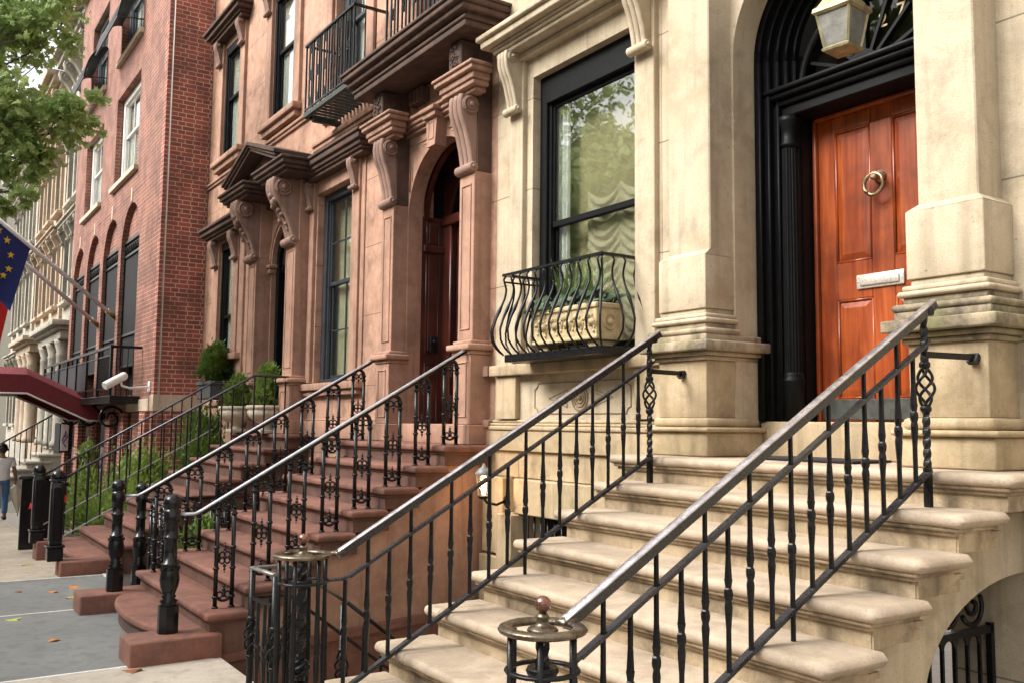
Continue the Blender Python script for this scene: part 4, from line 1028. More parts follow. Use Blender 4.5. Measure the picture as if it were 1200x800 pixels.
def ornament_bar(b, x, y, z0, z1, axis='x'):
    h = z1 - z0
    for dx in (-.045, .045): b.bar((x + dx, y, z0), (x + dx, y, z1), .017)
    for f in (.08, .5, .92):
        zz = z0 + h * f
        for k in range(6): b.torus((x + .022 * math.cos(k * 1.05), y, zz + .05 * math.sin(k * 1.05)), .02, .009, 'y', 8, 4)
        b.ball((x, y, zz), .014, 6)
def balcony(label, x0, x1, yf, z0, z1, base, n):
    t = thing('iron_balcony', label, 'balcony', (x0, yf, z0), 'iron balconies of the near brownstone')
    if base:
        b = MB(); b.bar((x0, yf, z0), (x1, yf, z0), .05, .06); b.bar((x0, yf, z0), (x0, YW, z0), .05, .06); b.bar((x1, yf, z0), (x1, YW, z0), .05, .06)
        for i in range(14): xx = x0 + (x1 - x0) * (i + .5) / 14; b.bar((xx, yf, z0 + .01), (xx, YW, z0 + .01), .06, .015)
        b.rbox(x0 + .1, x0 + .18, yf + .05, YW, z0 - .1, z0 - .03, .01, 1); b.rbox(x1 - .18, x1 - .1, yf + .05, YW, z0 - .1, z0 - .03, .01, 1)
        b.obj('floor_grating', paint('verdigris_iron', (.03, .04, .032), .5, .4, (.14, .17, .12)), t)
    b = MB(); b.bar((x0 - .02, yf, z1), (x1 + .02, yf, z1), .045, .028); b.bar((x0, yf, z1), (x0, YW, z1), .04, .025); b.bar((x1, yf, z1), (x1, YW, z1), .04, .025); b.bar((x0, yf, z0 + .08), (x1, yf, z0 + .08), .02, .02); b.obj('top_rail', IRON, t)
    for i in range(n):
        xx = x0 + .16 + (x1 - x0 - .32) * i / (n - 1); b = MB(); ornament_bar(b, xx, yf, z0 + .08, z1 - .01); b.obj('ornamental_panel', IRON, t)
    b = MB()
    for i in range(2 * n + 1):
        xx = x0 + (x1 - x0) * i / (2 * n)
        if i % 2 == 0: b.bar((xx, yf, z0), (xx, yf, z1), .02)
    for yy in (yf + .14, yf + .28): b.bar((x1, yy, z0), (x1, yy, z1), .013); b.bar((x0, yy, z0), (x0, yy, z1), .013)
    b.obj('bars', IRON, t)
balcony('black iron balcony on a rusty green grating at the tall window right of the pediment', -11.47, -9.93, 4.30, 5.815, 6.765, True, 6)
balcony('black iron balcony standing on the brown hood above the dark red door', -9.3, -7.62, 4.42, 5.87, 6.80, False, 6)

# ------------------------------------------------ brownstone stoops
def brown_stoop(x0, x1, y0, tread, rise, nst, ztop, ground, label, base, wall_side):
    t = thing('stone_stoop', label, 'front steps', base)
    for n in range(nst + 1):
        zt = ztop - rise * n; yn = y0 - tread * n; back = yn + tread + .06 if n else 4.72
        b = MB(); b.rbox(x0, x1, yn, back, zt - .06, zt, .022, 3, .0015); b.obj('tread', BROWNT, t)
        b = MB(); lo = ground - .35 if n == nst else zt - rise - .001
        b.box(x0 + .05, x1 - .06, yn + .045, back + .03, lo, zt - .058); b.rbox(x0 + .03, x1 - .04, yn + .03, back, zt - .085, zt - .056, .008, 1)
        if n < nst:
            zb = zt - rise
            b.prism([(yn + .05, zt - .06), (yn + .05, zb), (yn + tread * .72, zb)] + [(yn + tread * .72 + .15 * (1 - math.cos(R(a))), zb + .07 * math.sin(R(a))) for a in (30, 60, 90)] + [(yn + tread + .13, zt - .06)], 'x', x1 - .15, x1 - .062)
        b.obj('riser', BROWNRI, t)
    # curved bottom step between two plinth blocks
    zb = ztop - rise * nst - .152; yb = y0 - tread * nst
    xm = (x0 + x1) / 2; hw = (x1 - x0) / 2 - .36
    pts = [(x0 + .1, yb + .2), (x1 - .1, yb + .2), (x1 - .36, yb - .12)]
    for i in range(1, 24):
        u = i / 24; xx = xm + hw * math.cos(math.pi * u); e = math.sin(math.pi * u) ** .9
        pts.append((xx, yb - .12 - .24 * e))
    pts.append((x0 + .36, yb - .12))
    b = MB(); b.prism(pts, 'z', zb - .06, zb); b.obj('curved_step', BROWNT, t, bevel=.02)
    ins = [(xm + (p[0] - xm) * .985, p[1] + .035) for p in pts]
    b = MB(); b.prism(ins, 'z', ground - .12, zb - .058); b.obj('curved_riser', BROWND, t)
    for a, c in ((x0 - .02, x0 + .37), (x1 - .37, x1 + .02)):
        b = MB(); b.rbox(a, c, yb - .55, yb + .13, ground - .15, zb + .004, .018, 2, .0015); b.obj('plinth_block', BROWNT, t)
    return t
st1 = brown_stoop(-9.86, -7.34, 4.15, .295, .183, 7, LZ, 0.0, 'brownstone stoop with reddish treads and a curved bottom step, nearest brown stoop', (-8.6, 2.5, 0), False)
b = MB(); b.prism([(1.75, -1.3), (4.70, -1.3), (4.70, 1.50), (4.215, 1.50), (4.195, 1.35), (1.95, -.04), (1.75, -.04)], 'x', -7.62, -7.452); b.obj('side_wall', BROWN, st1)
b = MB(); b.prism([(1.6, -.11), (4.70, .10), (4.70, .165), (1.6, -.045)], 'x', -7.46, -7.383); b.prism([(1.6, -1.3), (4.70, -1.3), (4.70, .10), (1.6, -.11)], 'x', -7.46, -7.425); b.obj('side_ledge', BROWNT, st1)
b = MB(); b.prism([(2.1, -.3), (4.7, -.3), (4.7, 1.45), (4.2, 1.45)], 'x', -9.74, -9.62); b.obj('side_wall', BROWND, st1)
st2 = brown_stoop(-14.5, -12.02, 4.37, .3015, .191, 7, 1.637, -.06, 'brownstone stoop below the pediment door with square black posts, further brown stoop', (-13.2, 2.7, 0), False)
b = MB(); b.prism([(2.2, -.4), (4.729, -.4), (4.729, 1.57), (4.43, 1.57), (4.41, 1.37), (2.35, .05), (2.2, .02)], 'x', -12.26, -12.12); b.obj('side_wall', BROWND, st2); b = MB(); b.prism([(2.2, -.4), (4.729, -.4), (4.729, 1.57), (4.43, 1.57), (4.41, 1.37), (2.35, .05), (2.2, .02)], 'x', -14.4, -14.26); b.obj('side_wall', BROWND, st2)

# ------------------------------------------------ cast iron railings of the near brown stoop
def cast_panel(h):
    b = MB(); w = .066
    for sg in (-1, 1):
        b.cyl((0, sg * w, 0), .0178, 0, h - w, 'z', 8)
        for z in (.005, h * .10, h * .36, h * .55, h - w - .05, h - w): b.lathe([(.018, -.012), (.027, -.004), (.027, .004), (.018, .012)], (0, sg * w, z), 8)
    b.torus((0, 0, h - w), w, .0185, 'x', 14, 7, a0=0, a1=math.pi)
    def cross(zc, s_=1.0, dn=True):
        b.ball((0, 0, zc), .015 * s_, 8)
        for k in range(4):
            a = math.pi / 4 + k * math.pi / 2
            b.torus((0, .03 * s_ * math.cos(a), zc + .03 * s_ * math.sin(a)), .021 * s_, .008, 'x', 10, 5)
        for z_, r_ in ((.06, .014), (.085, .011), (.105, .006)) : b.ball((0, 0, zc + z_ * s_), r_, 6); (b.ball((0, 0, zc - z_ * s_), r_, 6) if dn else None)
        for sg in (-1, 1): b.ball((0, sg * .052, zc), .011, 6); b.bar((0, sg * .045, zc), (0, sg * w, zc + .02), .012); b.bar((0, sg * .045, zc), (0, sg * w, zc - .02), .012)
    cross(h * .455)
    # pendant under the arch
    zt = h - w - .015
    for sg in (-1, 1): b.torus((0, sg * .03, zt + .01), .025, .008, 'x', 10, 5)
    for z_, r_ in ((.0, .016), (-.035, .013), (-.055, .009), (-.07, .005)): b.ball((0, 0, zt + z_), r_, 6)
    # cradle at the foot
    b.torus((0, 0, h * .105 + .03), w * .95, .011, 'x', 12, 6, a0=math.pi, a1=2 * math.pi)
    for z_, r_ in ((.0, .018), (.035, .015), (.06, .011), (.08, .006)): b.ball((0, 0, h * .105 + .01 + z_), r_, 6)
    for sg in (-1, 1): b.torus((0, sg * .03, h * .105 + .012), .022, .008, 'x', 10, 5)
    return b
panel_mesh = None
def turned_newel(parent, x, y, z0, h, name='newel_post', s=1.0):
    b = MB(); r = .07 * s
    b.lathe([(r * 1.12, 0), (r * 1.12, .22)], (x, y, z0), 8, rot=R(22.5), smooth=False)
    b.lathe([(r * 1.0, .22), (r * .75, .235), (r * 1.0, .255), (r * .62, .27), (r * .8, .29), (r * .6, .30), (r * .95, .36), (r * 1.08, .42), (r * .95, .48), (r * .78, .52), (r * .92, .525), (r * .92, .54), (r * .70, .545), (r * .68, .72), (r * .82, .725), (r * .82, .745), (r * .7, .75), (r * .7, h - .22), (r * .85, h - .215), (r * .9, h - .20), (r * .9, h - .13), (r * .75, h - .12), (r * .6, h - .10), (r * .95, h - .085), (r * 1.0, h - .07), (r * .86, h - .03), (r * .5, h - .008), (.004, h)], (x, y, z0), 20)
    for k in range(8): a = k * math.pi / 4; b.torus((x + r * .9 * math.cos(a), y + r * .9 * math.sin(a), z0 + .50), .012, .006, 'x', 6, 4)
    return b.obj(name, IRONG, parent)
def brown_railing(x, label):
    global panel_mesh
    t = thing('cast_iron_railing', label, 'railing', (x, 3.2, .5), 'cast iron railings of the nearest brown stoop')
    hz = lambda y: 1.08 + (y - 2.056) * .585
    b = MB(); b.tube([(x, 1.90, 1.075), (x, 2.03, 1.075), (x, 2.08, hz(2.08) + .004), (x, 4.47, hz(4.47)), (x, 4.50, hz(4.49))], .019, 10, flat=.7); b.obj('handrail', STEEL, t)
    b = MB(); b.tube([(x, 2.08, hz(2.08) - .022), (x, 4.49, hz(4.49) - .02)], .019, 8, flat=.8); b.tube([(x, 4.49, hz(4.49)), (x, 4.56, hz(4.49) - .006)], .019, 8); b.obj('rail_bar', IRON, t)
    for n in range(8):
        yc = 4.335 - .294 * n; zt = LZ - .183 * n; h = hz(yc) - .02 - zt
        if panel_mesh is None:
            o = cast_panel(.80).obj('cast_panel', IRONG, t); panel_mesh = o
        else:
            o = panel_mesh.copy(); COL.objects.link(o); o.parent = t
        o.location = Vector((x, yc, zt)) - wbase(t); o.scale = (1, 1, h / .80)
    # first panel's vertices were written relative to the railing's base; shift back to its own origin
    turned_newel(t, x, 1.855, .164, 1.07)
    return t
tR = brown_railing(-7.56, 'cast iron openwork railing, steel-bright handrail, on the near side of the nearest brown stoop')
for v in panel_mesh.data.vertices: v.co += wbase(tR)
tL = brown_railing(-9.64, 'cast iron stair railing with openwork panels on the far side of the nearest brown stoop')

# low areaway fence between the two brown stoops
t = thing('areaway_fence', 'low black cast iron fence with turned post between the two brown stoops', 'fence', (-11.0, 2.3, 0))
turned_newel(t, -10.85, 2.33, 0, 1.12)
b = MB(); b.tube([(-9.75, 2.38, .93), (-10.85, 2.36, .93), (-11.0, 3.9, .93)], .018, 8); b.obj('top_rail', IRONG, t); b = MB(); b.tube([(-9.75, 2.38, .12), (-10.85, 2.36, .12)], .014, 8); b.obj('bottom_rail', IRONG, t)
for px, py, rz in ((-10.05, 2.37, 90), (-10.45, 2.365, 90), (-10.88, 2.75, 0), (-10.93, 3.2, 0)):
    o = panel_mesh.copy(); COL.objects.link(o); o.parent = t; o.location = Vector((px, py, .1)) - wbase(t); o.rotation_euler = (0, 0, R(rz)); o.scale = (1, 1.2, 1.02)

# ================================================================== FAR BROWNSTONE (pediment door)
b2 = thing('brownstone_townhouse', 'brownstone townhouse with a pediment over its narrow black arched door, beside the brick building', 'house', (-14.8, 4.73, 0))
CX0, CX1 = -17.58, -12.203; D2 = -13.235; R2 = .60
w = MB()
w.grid_wall(CX0, -14.25, -.8, 11.3, YW + .004, 5.05, [(-16.55, -15.72, 2.95, 4.95), (-16.74, -15.74, 6.56, 8.62)])
w.grid_wall(-14.25, CX1, 5.35, 11.3, YW + .004, 5.05, [(-14.07, -13.07, 6.54, 8.62)])
w.box(-14.25, D2 - R2 - .02, YW + .006, 5.05, -.8, 5.35); w.box(D2 + R2 + .02, CX1, YW + .006, 5.05, -.8, 5.35)
w.obj('wall', BROWNJ, b2)
s = MB(); s.spandrel(D2, R2, 4.20, D2 - R2 - .03, D2 + R2 + .03, 5.35, YW - .003, 4.80, 22, 1.64); s.torus((D2, YW - .006, 4.20), R2 + .07, .025, 'y', 24, 6, a0=0, a1=math.pi)
for sg in (-1, 1): a, c = sorted((D2 + sg * (R2 - .03), D2 + sg * (R2 + .06))); s.rbox(a, c, YW - .05, 4.80, 4.06, 4.14, .012, 2); s.rbox(a - .02, c + .02, YW - .07, 4.81, 4.14, 4.20, .014, 2)
s.obj('arch_surround', BROWN, b2)
for x0, x1 in ((-14.27, -13.90), (-12.60, -12.225)):
    door_pilaster(b2, x0, x1, 4.50, 1.637, BROWN, 4.30, pedtop=2.4)
    b = MB(); b.rbox(x0, x1, 4.55, YW + .01, 4.30, 5.2, .006, 1); b.obj('console_backing', BROWN, b2)
    b = console(MB(), x0 + .01, x1 - .01, 4.56, 5.16, 4.24, .36, .07, .13, .065)
    for i in range(9):    # acanthus lobes under the volute
        u = i / 8; yy = 4.56 - (.34 - .28 * u) - .02; zz = 4.92 - .5 * u; b.ball((x0 + .18 + .10 * math.sin(i * 2.2), yy, zz), .05 - .02 * u, 8)
    b.ball(((x0 + x1) / 2, 4.56 - .30, 4.84), .075, 10)
    b.obj('console', BROWNC, b2)
    b = MB(); moulded(b, x0, x1, 4.56, [(5.165, 5.21, .34), (5.21, 5.26, .39), (5.26, 5.32, .43), (5.32, 5.36, .46)]); b.obj('bracket_cap', BROWND, b2)
s = MB(); moulded(s, D2 - .62, D2 + .62, YW, [(5.05, 5.12, .12), (5.12, 5.18, .18), (5.18, 5.25, .24)], (0, 0)); s.obj('entablature', BROWND, b2)
s = MB()
pz, pa, pyf = 5.36, 5.75, 4.08; hw = 1.19
def gable(h0, h1, yf, ex):
    s.prism([(D2 - hw - ex, pz + h0), (D2, pa + h0), (D2 + hw + ex, pz + h0), (D2 + hw + ex, pz + h1), (D2, pa + h1), (D2 - hw - ex, pz + h1)], 'y', yf, YW)
gable(.0, .045, pyf + .06, -.06); gable(.045, .08, pyf + .03, -.02); gable(.08, .13, pyf, .02)
s.prism([(D2 - hw + .1, pz + .0), (D2 + hw - .1, pz + .0), (D2, pa - .04)], 'y', 4.34, YW)
s.obj('pediment', BROWND, b2)
s = MB(); s.box(D2 - R2 + .02, D2 + R2 - .02, 4.93, 4.99, 1.64, 4.9)
for sg in (-1, 1):
    a, c = sorted((D2 + sg * R2, D2 + sg * (R2 - .10))); s.rbox(a, c, 4.80, 4.93, 1.64, 4.2, .008, 1)
    a, c = sorted((D2 + sg * .06, D2 + sg * (R2 - .13)));
    for z0, z1 in ((1.85, 2.5), (2.65, 3.5), (3.6, 4.0)): s.rbox(a, c, 4.915, 4.95, z0, z1, .01, 1)
s.rbox(D2 - R2, D2 + R2, 4.85, 4.95, 4.08, 4.18, .01, 1); s.spandrel(D2, R2 - .1, 4.2, D2 - R2, D2 + R2, 4.2 + R2 + .02, 4.803, 4.86, 16)
s.obj('front_door', BLACKW, b2)
# ground floor window
s = MB(); strip(s, -16.85, -16.57, 2.95, 5.0, .05); strip(s, -15.70, -15.42, 2.95, 5.0, .05); s.rbox(-15.40, -15.15, YW - .03, YW + .01, 1.7, 5.0, .006, 1); s.obj('window_surround', BROWN, b2)
for a, c in ((-16.82, -16.60), (-15.67, -15.45)): console(MB(), a, c, YW - .04, 5.0, 4.52, .13, .04, .05, .036).obj('console', BROWNC, b2)
s = MB(); moulded(s, -16.8, -15.4, YW, [(5.0, 5.05, .17), (5.05, 5.10, .21), (5.10, 5.18, .26), (5.18, 5.23, .30), (5.23, 5.26, .27)]); s.obj('window_cornice', BROWND, b2)
w2 = sash(b2, -16.55, -15.72, 2.96, 4.95, 4.755, 3.6, SASH, GLASS, .06, head=.14); drape(w2, -16.5, -15.75, 3.0, 4.9, 4.875, LACE, 6, amp=.02)
s = MB(); s.rbox(-16.9, -15.2, YW - .12, YW + .1, 2.83, 2.94, .012, 2); s.rbox(-16.9, -14.3, YW - .10, YW + .02, 2.06, 2.16, .012, 2); s.rbox(-17.5, -14.3, YW - .06, YW + .01, -.6, 2.06, .008, 1); s.obj('window_sill', BROWN, b2)
# second floor windows with cornices
for k, (a, c, lo) in enumerate(((-16.74, -15.74, 6.56), (-14.07, -13.07, 6.54))):
    s = MB(); strip(s, a - .27, a - .02, lo - .06, 8.72, .05); strip(s, c + .02, c + .27, lo - .06, 8.72, .05); s.obj('window_surround', BROWN, b2)
    for q, p in ((a - .25, a - .05), (c + .05, c + .25)): console(MB(), q, p, YW - .04, 8.74, 8.3, .12, .04, .05, .034).obj('console', BROWNC, b2)
    s = MB(); moulded(s, a - .2, c + .2, YW, [(8.74, 8.80, .16), (8.80, 8.85, .20), (8.85, 8.93, .26), (8.93, 8.99, .31), (8.99, 9.02, .28)]); s.obj('window_cornice', BROWND, b2)
    win = sash(b2, a, c, lo, 8.62, 4.755, lo + 1.05, SASH, GLASS, .07, head=.16); drape(win, a + .05, c - .05, lo + .02, 8.5, 4.875, LACE, 8, amp=.02)
    s = MB(); s.rbox(a - .30, c + .30, YW - .14, YW + .1, lo - .16, lo - .06, .014, 2); s.rbox(a - .24, c + .24, YW - .09, YW + .01, lo - .26, lo - .16, .012, 2); s.obj('window_sill', BROWN, b2)
s = MB(); moulded(s, CX0, CX1, YW, [(6.12, 6.17, .03), (6.17, 6.22, .055)], (0, 0)); s.obj('string_course', BROWN, b2)

def plain_railing(x, y0, z0, y1, z1, label, zpost):
    t = thing('iron_railing', label, 'railing', (x, 2.9, .5), 'plain bar railings of the pediment house stoop')
    f = lambda y: z0 + (y - y0) * (z1 - z0) / (y1 - y0)
    b = MB(); b.tube([(x, y0 - .12, f(y0 - .12)), (x, y1, z1), (x, y1 + .03, z1 + .004), (x, 4.50, z1)], .02, 8, flat=.8); b.obj('handrail', paint('dark_polished_rail', (.06, .06, .07), .14, .2, None, .05, metal=.5), t)
    b = MB(); b.bar((x, y0 - .05, f(y0) - .72), (x, y1, z1 - .72), .018, .014); b.obj('bottom_rail', STEEL, t)
    n = 19
    for i in range(n):
        yy = y0 + .07 + (4.42 - y0 - .07) * i / (n - 1); top = min(f(yy), z1) - .01; lo = max(0, top - .72) if yy < y1 else 1.64
        b = MB(); b.bar((x, yy, lo), (x, yy, top), .017); b.obj('baluster', IRON, t)
    yp = y0 - .12; b = MB()
    b.rbox(x - .085, x + .085, yp - .085, yp + .085, zpost, zpost + .16, .01, 1); b.rbox(x - .10, x + .10, yp - .10, yp + .10, zpost + .16, zpost + .185, .008, 2)
    b.rbox(x - .068, x + .068, yp - .068, yp + .068, zpost + .185, zpost + .92, .012, 2); b.rbox(x - .085, x + .085, yp - .085, yp + .085, zpost + .93, zpost + .955, .008, 2); b.lathe([(.075, .955), (.08, .98), (.075, 1.01), (.055, 1.045), (.025, 1.06), (.003, 1.065)], (x, yp, zpost), 14)
    for k in range(10): a = k * .628; b.ball((x + .06 * math.cos(a), yp + .06 * math.sin(a), zpost + 1.01), .013, 6)
    for sx in (-1, 1): b.rbox(x + sx * .068 - .006, x + sx * .068 + .006, yp - .045, yp + .045, zpost + .24, zpost + .86, .004, 1); b.rbox(x - .045, x + .045, yp + sx * .068 - .006, yp + sx * .068 + .006, zpost + .24, zpost + .86, .004, 1)
    b.obj('post', IRONG, t)
    return t
plain_railing(-12.22, 1.79, 1.14, 3.98, 2.41, 'plain black bar railing with square domed post, nearest side of the pediment house stoop', .145)
plain_railing(-14.30, 1.84, 1.08, 4.05, 2.40, 'plain black bar railing with square domed post, far side of the pediment house stoop', .12)

# ================================================================== BRICK BUILDING
bk = thing('brick_building', 'red brick building with tall arched openings standing forward of the brownstones', 'building', (-22, 3.9, 0))
YB = 3.90; QX = -17.6
# arches: centres and half widths
AR = [(-20.33, .90), (-22.42, .90), (-24.63, .90), (-26.78, .90)]
AZ = 5.42
w = MB()
holes = [(-22.42, -19.95, 7.05, 9.12), (-26.45, -24.05, 7.05, 9.05), (-22.3, -20.0, 9.98, 12.2), (-26.3, -24.1, 9.98, 12.2)]
w.grid_wall(-28.05, QX - .24, 6.50, 13.6, YB, 4.2, holes)
edges = [-28.05] + sum([[c - r_, c + r_] for c, r_ in AR[::-1]], []) + [QX - .24]
for i in range(0, len(edges), 2): w.box(edges[i], edges[i + 1], YB + .002, 4.2, -1.0, 6.50)
w.obj('front_wall', BRICKF, bk); w = MB(); w.box(QX - .24, QX, YB, 4.75, 2.27, 13.6); w.box(QX - .24, QX - .002, YB + .003, 4.75, -1.0, 1.97)
w.obj('side_wall', BRICK, bk); w = MB()
for c, r_ in AR: w.spandrel(c, r_, AZ, c - r_, c + r_, 6.50, YB + .004, 4.2, 18, AZ - .01)
w.obj('arch_brickwork', BRICKF, bk); w = MB()
for c, r_ in AR: w.box(c - r_, c + r_, YB + .02, 4.2, -1.0, 2.3)
w.obj('lower_wall', BRICKF, bk)
w = MB()
for c, r_ in AR: w.box(c - r_, c + r_, 4.02, 4.06, 5.55, 6.4)
w.obj('blind_arch_infill', BRICKF, bk)
s = MB(); s.rbox(QX - .26, QX + .012, YB - .012, 4.76, 1.97, 2.27, .006, 1); s.rbox(QX - 2.2, QX - .26, YB - .03, YB + .02, 1.97, 2.2, .006, 1); s.obj('stone_band', LIMEB, bk)
for c, r_ in AR:
    s = MB(); s.rbox(c - .05, c + .05, YB - .012, YB + .05, AZ + r_ + .02, AZ + r_ + .33, .006, 1); s.obj('keystone', LIMEB, bk)
    f = MB(); f.box(c - r_, c - r_ + .06, YB + .07, YB + .12, 2.9, 5.58); f.box(c + r_ - .06, c + r_, YB + .07, YB + .12, 2.9, 5.58)
    for z in (2.9, 3.55, 5.25): f.box(c - r_, c + r_, YB + .068, YB + .122, z, z + .05)
    f.box(c - r_, c + r_, YB + .066, YB + .122, 5.56, 5.62)
    for i in range(9): f.torus((c - r_ + .11 + i * .198, YB + .08, 5.43), .07, .012, 'y', 12, 5)
    win = f.obj('arched_window', IRON, bk)
    p = MB(); p.box(c - r_ + .06, c + r_ - .06, YB + .10, YB + .104, 2.95, 5.27); p.obj('screen', paint('black_window_screen', (.006, .006, .006), .95, .2), win)
    p = MB(); p.box(c - r_, c + r_, 4.18, 4.22, 2.3, 5.6); p.obj('dark_interior', DARK, win)
for a, c, z0, z1 in holes:
    win = sash(bk, a + .02, c - .02, z0, z1, YB + .16, z0 + (z1 - z0) * .55, WHITEP if z0 < 9 else BLUEG, GLASS, .14, cols=3, head=.14)
    q = MB(); q.box(a, c, 4.18, 4.22, z0, z1); q.obj('blind', LACE, win)
    q = MB(); q.rbox(a - .1, c + .1, YB - .09, YB + .1, z0 - .12, z0 - .002, .01, 1); q.obj('sill', LIMEB, win)
s = MB(); s.tube([(QX + .012, 3.99, 2.0), (QX + .012, 3.99, 13.4)], .011, 6); s.obj('pipe', WHITEP, bk)
s = MB(); s.rbox(-28.15, QX + .3, YB - .35, 4.8, 13.6, 14.1, .05, 2); s.obj('cornice', PALE, bk)
for a, c, z0 in ((-22.42, -19.92, 9.95), (-26.42, -24.0, 9.95)):
    t = thing('window_awning', 'black curved awning rolled over the upper window of the brick building, ' + ('nearest' if a > -24 else 'further') + ' of two', 'window awning', (a, YB, z0), 'black awnings on the brick building')
    b = MB(); prof = []
    for i in range(12):
        u = i / 11; prof.append((YB - .02 - .50 * math.sin(u * 1.45), z0 + 1.0 - .88 * (1 - math.cos(u * 1.50)) - .02))
    poly = prof + [(p[0] + .02, p[1] - .025) for p in prof[::-1]]
    b.prism(poly, 'x', a, c, True); b.obj('canvas', paint('black_canvas', (.022, .022, .024), .75, .2), t)
    b = MB(); b.tube([(a, p[0], p[1]) for p in prof], .014, 6); b.tube([(c, p[0], p[1]) for p in prof], .014, 6); b.bar((a, prof[-1][0], prof[-1][1] - .02), (c, prof[-1][0], prof[-1][1] - .02), .03); b.bar((c, prof[-1][0], prof[-1][1] - .02), (c, YB, z0 + .2), .02); b.obj('frame', IRON, t)
# first floor balcony of the brick building
t = thing('iron_balcony', 'long black iron balcony with solid panels under the arched openings of the brick building', 'balcony', (-23, 3.5, 2.3))
b = MB(); yb = 3.36; b.rbox(-28.0, -18.7, yb, YB, 2.12, 2.26, .01, 1); b.obj('deck', IRON, t)
b = MB(); b.bar((-28, yb, 3.18), (-18.7, yb, 3.18), .05, .05); b.bar((-18.7, yb, 3.18), (-18.7, YB, 3.18), .05, .05); b.bar((-28, yb, 3.02), (-18.7, yb, 3.02), .025, .025); b.bar((-28, yb, 2.4), (-18.7, yb, 2.4), .03, .03)
for i in range(8): xx = -28 + 9.3 * i / 7; b.bar((xx, yb, 2.26), (xx, yb, 3.18), .05)
for yy in (3.45, 3.55, 3.65, 3.75): b.bar((-18.7, yy, 2.26), (-18.7, yy, 3.18), .016)
b.obj('railing_frame', IRON, t)
for i in range(7):
    if i == 5: continue
    xx = -28 + 9.3 * i / 7; b = MB(); b.box(xx + .03, xx + 1.29, yb + .006, yb + .012, 2.42, 3.0) if i < 6 else [b.bar((xx + .1 * k, yb, 2.4), (xx + .1 * k, yb, 3.02), .014) for k in range(1, 13)]; b.obj('mesh_panel', paint('black_screen', (.02, .02, .022), .6), t)
for xx in (-20.2, -22.6, -25.0):
    b = MB(); pts = []
    for i in range(30): a = i / 29 * 3.2 * math.pi; r_ = .26 * (1 - i / 36); pts.append((xx, 3.66 + r_ * math.cos(a), 1.84 + r_ * math.sin(a)))
    b.tube(pts, .03, 6); b.obj('scroll_bracket', IRON, t)
# entrance wall below: dark glazed front with brick piers
s = MB(); s.box(-27.9, -17.9, YB + .014, YB + .018, -1.0, 1.95); s.obj('ground_floor_glazing', GLASSD, bk)
for xx in (-18.1, -20.0, -21.4, -23.4, -25.4, -27.4): s = MB(); s.rbox(xx - .24, xx + .24, YB - .08, YB + .03, -1.0, 1.95, .006, 1); s.obj('brick_pier', BRICK, bk)
# canopy
t = thing('entrance_canopy', 'dark red canvas canopy with white trim sloping down to the brick building entrance', 'canopy', (-22, 2.0, -.4))
prof = [(3.80, 1.78), (3.52, 1.78), (2.32, 2.34), (.6, 2.34)]
b = MB(); X0, X1 = -24.6, -22.0; h = .40
top = [(p[0], p[1] + (h * .28 if i == 0 else h)) for i, p in enumerate(prof)]
for xx in (X0, X1):
    for i in range(3): b.add([(xx, *prof[i]), (xx, *prof[i + 1]), (xx, *top[i + 1]), (xx, *top[i])], [(0, 1, 2, 3)]); 
for i in range(3): 
    (y0, z0), (y1, z1) = top[i], top[i + 1]; xm = (X0 + X1) / 2
    b.add([(X1, y0, z0), (X1, y1, z1), (X1 - .5, y1, z1 + .17), (X1 - .5, y0, z0 + .17)], [(0, 1, 2, 3)]); b.add([(X0, y0, z0), (X0, y1, z1), (X0 + .5, y1, z1 + .17), (X0 + .5, y0, z0 + .17)], [(0, 1, 2, 3)]); b.add([(X0 + .5, y0, z0 + .17), (X0 + .5, y1, z1 + .17), (X1 - .5, y1, z1 + .17), (X1 - .5, y0, z0 + .17)], [(0, 1, 2, 3)])
b.add([(X0, .6, 2.34), (X1, .6, 2.34), (X1, .6, 2.74), (X0, .6, 2.74)], [(0, 1, 2, 3)])
b.obj('canvas', RED, t)
for xx in (X1 + .004, X0): b = MB(); b.tube([(xx, *p) for p in prof], .022, 6); b.obj('white_trim', WHITEP, t)
b = MB()
for xx in (X0 + .05, X1 - .05): b.cyl((xx, .68, 0), .03, -.6, 2.36, 'z', 8); b.bar((xx, 3.5, 1.8), (xx, 2.3, 2.36), .03); b.bar((xx, 2.3, 2.36), (xx, .6, 2.36), .03)
b.obj('frame', STEEL, t)
# CCTV camera on the corner
t = thing('security_camera', 'white bullet security camera on a bracket at the corner of the brick building', 'camera', (-17.9, 3.7, 2.45))
b = MB(); b.lathe([(.055, -.20), (.06, -.19), (.06, .15), (.05, .17)], (0, 0, 0), 14, 'y'); o = b.obj('housing', CCTVM, t)
for v in o.data.vertices: v.co += wbase(t)
o.location = Vector((-17.95, 3.32, 2.52)) - wbase(t); o.rotation_euler = (R(28), 0, R(22)); o.scale = (1.25, 1.25, 1.25)
b = MB(); b.tube([(-17.9, YB + .01, 2.42), (-17.9, 3.55, 2.38), (-17.93, 3.42, 2.42), (-17.95, 3.40, 2.50)], .022, 7); b.rbox(-17.97, -17.83, YB - .03, YB, 2.32, 2.52, .01, 1); b.obj('bracket', CCTVM, t)
